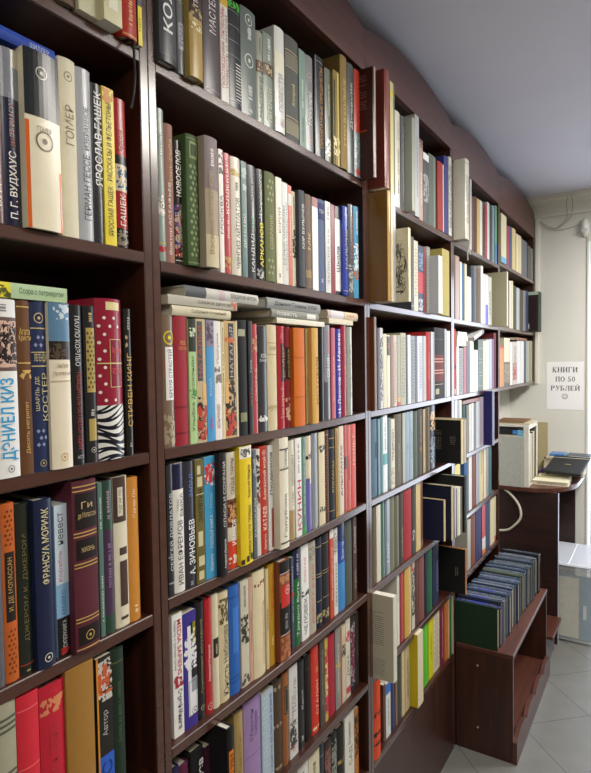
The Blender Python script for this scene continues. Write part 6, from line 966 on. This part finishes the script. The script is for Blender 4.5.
for k, (c, l, dx, t_) in enumerate((('c9bda0', 'tan booklet lying lowest on the white file box', 0, .008), ('7a5a3c', 'brown paperback lying on top of the white file box', -.012, .007))):
    slab_book('paperback_book' if k else 'booklet', l, 'book' if k else 'booklet', -.10 + dx, .078 + dx - .02 * k, 3.47, 3.69, CT + .3503 + .0083 * k, CT + .3503 + .0083 * k + t_, surf(c, .6), face='z')
MB_ = MB().box(.0, .09, 3.992, 3.998, CT + .0205, CT + .335); bd = MB_.build('cardboard_sheet', surf('b3a77f', .7)); tag(bd, 'beige cardboard sheet standing against the wall behind the white file box', 'board'); bd.location.z = -.02
# two cream paperbacks lying on the counter
slab_book('paperback_book', 'cream paperback with dark spine lettering lying in front on the counter', 'book', .075, .265, 3.555, 3.66, CT + .0003, CT + .024, surf('e2dcc0', .5), 'e6e0c8', face='z')
V, F, w, hh = glyphs('СОВЕТЫ ДЛЯ ДОМА И САДА'); q = [(.10 + .15 * u / w, 3.5546, CT + .006 + .011 * v / hh) for u, v in V]
c1 = mesh_obj('lettering', q, F, surf('4a3d2c', .6)); c1.parent = [o for o in bpy.data.objects if o.get('label', '').startswith('cream paperback with dark spine')][0]; c1.matrix_parent_inverse = Matrix.Translation(-c1.parent.location)
slab_book('paperback_book', 'cream patterned paperback lying behind the lettered one on the counter', 'book', .085, .26, 3.67, 3.75, CT + .0003, CT + .032, surf('cfc49a', .5), 'e6e0c8', face='z')
# drawing scrawl on the upper cover of the front paperback
# purple tape roll
o = empty('tape_roll', 'dark purple roll of tape standing beside the black portfolio', 'tape', (.108, 3.79, CT + .0295))
V = []; n = 24
for (xx, r) in ((-.012, .029), (.012, .029), (.012, .014), (-.012, .014)): V += [(r * math.cos(2 * PI * k / n), xx, r * math.sin(2 * PI * k / n)) for k in range(n)]
F = [(a * n + k, a * n + (k + 1) % n, ((a + 1) % 4) * n + (k + 1) % n, ((a + 1) % 4) * n + k) for a in range(4) for k in range(n)]
mesh_obj('tape_ring', V, F, surf('3a2a6a', .35), o)
# stack carrying the portfolio, portfolio, folder
slab_book('hardcover_book', 'thick brown hardcover lying under the papers at the wall', 'book', .085, .31, 3.87, 4.03, CT + .0003, CT + .105, surf('5a3426', .5), face='z')
slab_book('album', 'tray of white papers lying below the blue folder', 'album', .10, .34, 3.86, 4.025, CT + .1055, CT + .118, surf('c9c0ac', .6), face='z')
o = empty('portfolio', 'black leather portfolio with small gold mark sloping against the stacked books', 'folder', (.232, 3.775, CT + .078), (math.radians(13), math.radians(1.5), math.radians(-5)))
MB().box(-.10, .10, -.13, .13, 0, .018, .005).build('leather_cover', surf('1f2124', .55, .1, 80, .3, .3), o)
MB().box(-.01, .022, -.012, -.003, .0181, .0187).build('gold_mark', surf('c8b070', .3, .05, 40, .5, 0, .8), o)
o = empty('folder', 'blue plastic folder lying on top of the papers by the wall', 'folder', (.17, 3.94, CT + .1183))
MB().box(-.055, .03, -.05, .05, 0, .016, .004).build('folder_cover', surf('4a78b4', .35), o)
MB().box(.03, .036, -.05, .05, .0005, .0155).build('folder_spine', surf('7fa4d0', .35), o)
o = empty('notebook', 'dark slate notebook lying right of the blue folder', 'notebook', (.285, 3.945, CT + .1183))
MB().box(-.07, .06, -.055, .055, 0, .004, .001).build('back_board', surf('3a4654', .35), o); MB().box(-.069, .059, -.054, .054, .0041, .009).build('pages', page_mat('dfe2e2'), o); MB().box(-.07, .06, -.055, .055, .0091, .012, .001).build('front_board', surf('3a4654', .35), o)
# cable loop hanging from the counter
cab = MB().tube(smooth_path([(-.12, 3.455, H - .712), (-.077, 3.45, H - .728), (-.02, 3.44, H - .765), (.02, 3.435, H - .81), (.038, 3.43, H - .855), (.034, 3.43, H - .90), (.0, 3.435, H - .945), (-.04, 3.44, H - .975), (-.12, 3.45, H - .99)], 8), .0065, 8).build('power_cable', surf('d6d2c0', .5), None, True)
tag(cab, 'thick white cable hanging in a loop before the dark counter panel', 'cable')

# ------------------------------------------------------------------ far wall fittings
o = empty('motion_sensor', 'white oval motion sensor mounted high on the far wall', 'sensor', (.292, YE - .0005, H + .805))
V = []; F = []; nu, nv = 18, 10
for j in range(nv + 1):
    a = PI / 2 * j / nv
    for i in range(nu): t = 2 * PI * i / nu; V.append((.027 * math.cos(t) * math.cos(a), -.034 * math.sin(a) - .006, .057 * math.sin(t) * math.cos(a)))
F = [(j * nu + i, j * nu + (i + 1) % nu, (j + 1) * nu + (i + 1) % nu, (j + 1) * nu + i) for j in range(nv) for i in range(nu)]
mesh_obj('sensor_dome', V, F, surf('e6e6e0', .35), o, True)
V = []
for yv in (0, -.007): V += [(.028 * math.cos(2 * PI * i / nu), yv, .058 * math.sin(2 * PI * i / nu)) for i in range(nu)]
mesh_obj('base_plate', V, [tuple(range(nu)), tuple(range(nu, 2 * nu))] + [(i, (i + 1) % nu, nu + (i + 1) % nu, nu + i) for i in range(nu)], surf('d2d2cc', .4), o)
mesh_obj('lens_window', [(-.013, -.0385, -.03), (.013, -.0385, -.03), (.015, -.0405, -.012), (-.015, -.0405, -.012)], [(0, 1, 2, 3)], surf('cfd2d2', .2), o)
def wire(label, pts):
    w = MB().tube(smooth_path(pts, 7), .0017, 6).build('wall_wire', surf('a6a294', .6)); tag(w, label, 'wire', 'wires on the far wall'); return w
yw = YE - .006
wire('upper thin wire sagging from bookcase end up over the crown moulding', [(-.02, yw, H + .884), (.03, yw, H + .878), (.075, yw, H + .845), (.125, yw, H + .822), (.17, yw, H + .84), (.205, yw, H + .872), (.222, yw - .012, H + .912), (.228, yw - .05, H + .955), (.225, yw - .076, H + 1.0)])
wire('lower thin wire sagging from bookcase end to the motion sensor', [(-.02, yw - .003, H + .88), (.03, yw - .003, H + .868), (.07, yw - .003, H + .832), (.12, yw - .003, H + .812), (.19, yw - .003, H + .812), (.24, yw - .003, H + .822), (.268, yw - .003, H + .824)])
wire('short thin wire bending from the sag up to the moulding', [(.125, yw - .006, H + .818), (.165, yw - .006, H + .845), (.188, yw - .006, H + .875), (.195, yw - .014, H + .905), (.193, yw - .05, H + .948), (.205, yw - .076, H + .99)])
# paper notice in heavy serif capitals
o = empty('paper_sign', 'white paper notice in black Cyrillic capitals taped to the far wall', 'sign', (.181, YE - .0006, H - .172))
SW, SH = .108, .152
MB().box(-SW, SW, -.0008, 0, -SH, SH).build('paper', surf('f6f6f8', .7, .02), o)
INK = surf('1c1c20', .7)
def arc(cx, cy, rx, ry, a0, a1, w0, w1, n=16):     # band whose width swells at the sides
    V = []
    for i in range(n + 1):
        a = math.radians(a0 + (a1 - a0) * i / n); t = abs(math.cos(a)); w = w1 + (w0 - w1) * t
        V.append((cx + rx * math.cos(a), cy + ry * math.sin(a))); V.append((cx + (rx - w) * math.cos(a), cy + (ry - w) * math.sin(a)))
    return V, [(2 * i, 2 * i + 2, 2 * i + 3, 2 * i + 1) for i in range(n)]
def quad(x0, y0, x1, y1): return [(x0, y0), (x1, y0), (x1, y1), (x0, y1)], [(0, 1, 2, 3)]
def slant(x0, y0, x1, y1, w): return [(x0, y0), (x0 + w, y0), (x1 + w, y1), (x1, y1)], [(0, 1, 2, 3)]
S_, T_ = .2, .06
def stem(x, y0=0, y1=1): return [quad(x, y0, x + S_, y1)] + ([quad(x - .07, 0, x + S_ + .07, T_)] if y0 == 0 else []) + ([quad(x - .07, 1 - T_, x + S_ + .07, 1)] if y1 == 1 else [])
LET = {
 'К': (.95, stem(.08) + [slant(.30, .46, .62, .97, .12), slant(.60, .02, .32, .55, .22), quad(.55, 0, .93, T_), quad(.55, 1 - T_, .9, 1)]),
 'Н': (1.0, stem(.08) + stem(.70) + [quad(.2, .46, .8, .54)]),
 'И': (1.0, stem(.08) + stem(.70) + [slant(.16, .06, .74, .94, .1)]),
 'Г': (.82, stem(.08) + [quad(.08, 1 - T_, .78, 1), quad(.70, .72, .78, 1)]),
 'П': (1.0, stem(.08) + stem(.70) + [quad(.08, 1 - T_, .9, 1)]),
 'О': (.98, [arc(.49, .5, .46, .52, 0, 360, .21, .06, 30)]),
 '0': (.78, [arc(.39, .5, .33, .51, 0, 360, .17, .06, 30)]),
 '5': (.78, [quad(.2, .9, .66, 1), quad(.16, .5, .24, 1), arc(.34, .32, .36, .33, -150, 130, .2, .08, 22)]),
 'Р': (.85, stem(.08) + [arc(.38, .73, .42, .27, -90, 90, .2, .06, 16), quad(.2, .94, .42, 1), quad(.2, .46, .42, .52)]),
 'У': (.92, [slant(.08, .98, .46, .3, .2), slant(.42, .22, .74, .98, .09), quad(0, 1 - T_, .4, 1), quad(.6, 1 - T_, .92, 1), arc(.26, .18, .24, .2, -160, 0, .1, .06, 12)]),
 'Б': (.85, stem(.08) + [quad(.08, 1 - T_, .74, 1), quad(.67, .76, .74, 1), arc(.38, .28, .42, .28, -90, 90, .2, .06, 16), quad(.2, 0, .42, .06), quad(.2, .5, .42, .56)]),
 'Л': (.98, stem(.70) + [slant(.1, .05, .36, .96, .1), quad(.3, 1 - T_, .9, 1), quad(0, 0, .32, T_)]),
 'Е': (.86, stem(.08) + [quad(.08, 1 - T_, .78, 1), quad(.71, .76, .78, 1), quad(.08, 0, .8, T_), quad(.73, 0, .8, .26), quad(.2, .47, .55, .53), quad(.5, .36, .56, .64)]),
 'Й': (1.0, stem(.08) + stem(.70) + [slant(.16, .06, .74, .94, .1), arc(.49, 1.25, .2, .16, 180, 360, .1, .07, 12)]),
}
def line(text, cx, z0, size, width):
    adv = sum(LET[c][0] + .1 if c != ' ' else .5 for c in text); k = width / adv; p = cx - width / 2; b = MB()
    for c in text:
        if c == ' ': p += .5 * k; continue
        w, parts = LET[c]
        for V, F in parts: b.add([(p + u * k, -.0011, z0 + v * size) for u, v in V], F)
        p += (w + .1) * k
    b.build('lettering', INK, o)
line('КНИГИ', .002, .085, .032, .15)
line('ПО 50', .004, .026, .031, .118)
line('РУБЛЕЙ', .004, -.031, .031, .172)
b = MB()
for V, F in (arc(.0, -.068, .0175, .0175, 0, 360, .0026, .0026, 28), arc(0, -.068, .010, .010, 200, 340, .0022, .0022, 12)): b.add([(u, -.0011, v) for u, v in V], F)
for s in (-1, 1): V, F = arc(s * .0062, -.0635, .0026, .0034, 0, 360, .0025, .0025, 10); b.add([(u, -.0011, v) for u, v in V], F)
b.build('smiling_face', INK, o)

# ------------------------------------------------------------------ storage bin and small step by the counter
o = empty('storage_bin', 'frosted clear plastic storage bin with lid standing before the counter', 'container', (.27, 3.72, 0))
PL = clear_plastic()
def frus(x0, x1, y0, y1, z0, z1, t, t2):
    b = MB(); 
    R0 = [(x0 + t2, y0 + t2), (x1 - t2, y0 + t2), (x1 - t2, y1 - t2), (x0 + t2, y1 - t2)]; R1 = [(x0, y0), (x1, y0), (x1, y1), (x0, y1)]
    I0 = [(x0 + t2 + t, y0 + t2 + t), (x1 - t2 - t, y0 + t2 + t), (x1 - t2 - t, y1 - t2 - t), (x0 + t2 + t, y1 - t2 - t)]; I1 = [(x0 + t, y0 + t), (x1 - t, y0 + t), (x1 - t, y1 - t), (x0 + t, y1 - t)]
    V = [(a, c, z0) for a, c in R0] + [(a, c, z1) for a, c in R1] + [(a, c, z1) for a, c in I1] + [(a, c, z0 + t) for a, c in I0]
    F = [(0, 3, 2, 1)]
    for k in range(4):
        m = (k + 1) % 4; F += [(k, m, 4 + m, 4 + k), (4 + k, 4 + m, 8 + m, 8 + k), (8 + k, 8 + m, 12 + m, 12 + k)]
    F.append((12, 13, 14, 15)); return b.add(V, F)
frus(-.15, .145, -.21, .21, .012, .425, .003, .014).build('bin_body', PL, o)
MB().box(-.159, .154, -.219, .219, .42, .438, .004).build('bin_rim', PL, o)
LIDM = surf('c4c8d0', .3, .03, 20)
MB().box(-.161, .156, -.221, .221, .4385, .447, .003).build('bin_lid', LIDM, o)
MB().box(.0, .005, -.215, .215, .4475, .451, .001).box(-.15, .14, -.21, -.204, .4475, .451, .001).build('lid_rib', surf('eef0f4', .3), o)
for sx_ in (-.10, .075):
    for sy_ in (-.17, .14): MB().box(sx_, sx_ + .03, sy_, sy_ + .03, 0, .012).build('foot', PL, o)
ds = MB().box(.20, .325, 3.532, 3.5335, .03, .37).build('document_sheet', surf('cfcdb8', .7)); tag(ds, 'large pale document sheet standing inside the storage bin front', 'paper')
bf = empty('folder', 'dull blue folder standing inside the storage bin behind the sheet', 'folder', (.30, 3.552, .018))
MB().box(-.11, .085, -.006, .006, 0, .36, .003).build('folder_cover', surf('6b8fa4', .5), bf)
mesh_obj('label_strip', [(.045, -.0064, .12), (.062, -.0064, .12), (.062, -.0064, .20), (.045, -.0064, .20)], [(0, 1, 2, 3)], surf('d8dcdc', .6), bf)
for k in range(4):
    slab_book('booklet', ['cream stack of paper', 'white stack of paper', 'grey stack of paper', 'tan stack of paper'][k] + f' standing in the storage bin, {OW[k + 1]} behind the folder', 'booklet', .16, .38, 3.575 + .055 * k, 3.615 + .055 * k, .0185, .30 - .01 * k, surf(['d8d2bc', 'dcdcd6', 'a8a8a4', 'b8a888'][k], .6))
o = empty('wooden_step', 'small brown wooden step box behind the low bookcase', 'box', (.20, 3.27, 0))
MB().box(-.03, .05, -.11, .16, .155, .173, .002).build('top_panel', LOWWOOD_Y, o)
MB().box(-.026, .012, -.10, -.084, 0, .1545).build('side_panel', LOWWOOD, o); MB().box(-.026, .012, .13, .146, 0, .1545).build('side_panel', LOWWOOD, o)
MB().box(.012, .016, -.10, .146, 0, .1545).build('front_panel', surf('6d6a6a', .5), o)

# ------------------------------------------------------------------ ceiling lamps
def lamp_fixture(x, y, sx_, sy_, power, label, colour):
    o = empty('ceiling_lamp', label, 'lamp', (x, y, CEIL - .07))
    MB().box(-sx_ / 2 - .02, sx_ / 2 + .02, -sy_ / 2 - .02, sy_ / 2 + .02, .012, .0699, .006).build('lamp_body', surf('dadada', .4), o)
    m, nt, N, L, b = base_mat('lamp_diffuser'); b.inputs['Emission Color'].default_value = colour + (1,); b.inputs['Emission Strength'].default_value = LAMP_GLOW
    MB().box(-sx_ / 2, sx_ / 2, -sy_ / 2, sy_ / 2, 0.004, .0115).build('diffuser', m, o)
    ld = bpy.data.lights.new('lamp_light', 'AREA'); ld.shape = 'RECTANGLE'; ld.size = sx_; ld.size_y = sy_; ld.energy = power; ld.color = colour
    lo = bpy.data.objects.new('lamp_light', ld); COL.objects.link(lo); lo.location = (x, y, CEIL - .071)
LAMP_GLOW = 6
lamp_fixture(1.02, 1.75, .52, 1.15, 23.5, 'large ceiling panel lamp over the aisle beside the second bookcase', (1, .95, .87))
lamp_fixture(1.25, -.55, .55, 1.15, 14, 'unseen ceiling panel lamp added behind the viewpoint to light the near shelves', (1, .95, .87))  # out of view, added as fill light for the nearest shelves
lamp_fixture(1.2, 3.25, .5, .5, 34, 'unseen square ceiling panel lamp added near the counter to brighten the far wall', (1, .96, .9))  # out of view, added to brighten the far wall
# daylight through the doorway at the far right
ld = bpy.data.lights.new('daylight', 'AREA'); ld.shape = 'RECTANGLE'; ld.size = 1.3; ld.size_y = 2.1; ld.energy = 27; ld.color = (.78, .86, 1.0)
lo = bpy.data.objects.new('daylight', ld); COL.objects.link(lo); lo.location = (1.03, 4.7, 1.2); lo.rotation_euler = (math.radians(-90), 0, 0)
w = bpy.data.worlds.new('sky'); SC.world = w; w.use_nodes = True
bg = w.node_tree.nodes['Background']; bg.inputs['Color'].default_value = (.82, .9, 1, 1); bg.inputs['Strength'].default_value = 1.0

# ------------------------------------------------------------------ camera
F_PX = 585.0; yaw, pitch, roll = math.radians(32.28), math.radians(2.34), math.radians(-.86)
f = Vector((-math.sin(yaw) * math.cos(pitch), math.cos(yaw) * math.cos(pitch), -math.sin(pitch)))
r = Vector((math.cos(yaw), math.sin(yaw), 0)); u = r.cross(f)
r2 = r * math.cos(roll) + u * math.sin(roll); u2 = -r * math.sin(roll) + u * math.cos(roll)
cd = bpy.data.cameras.new('camera'); cam = bpy.data.objects.new('camera', cd); COL.objects.link(cam)
m = Matrix.Identity(4)
for i in range(3): m[i][0] = r2[i]; m[i][1] = u2[i]; m[i][2] = -f[i]
m.translation = Vector((.717, 0, H)); cam.matrix_world = m
cd.sensor_fit = 'HORIZONTAL'; cd.sensor_width = 36; cd.lens = F_PX / 591 * 36; cd.clip_start = .02
SC.camera = cam
bpy.data.objects.remove(fo)
vs = SC.view_settings; vs.view_transform = 'Standard'; vs.look = 'None'; vs.gamma = 1; vs.use_curve_mapping = False
vs.exposure = 0.0
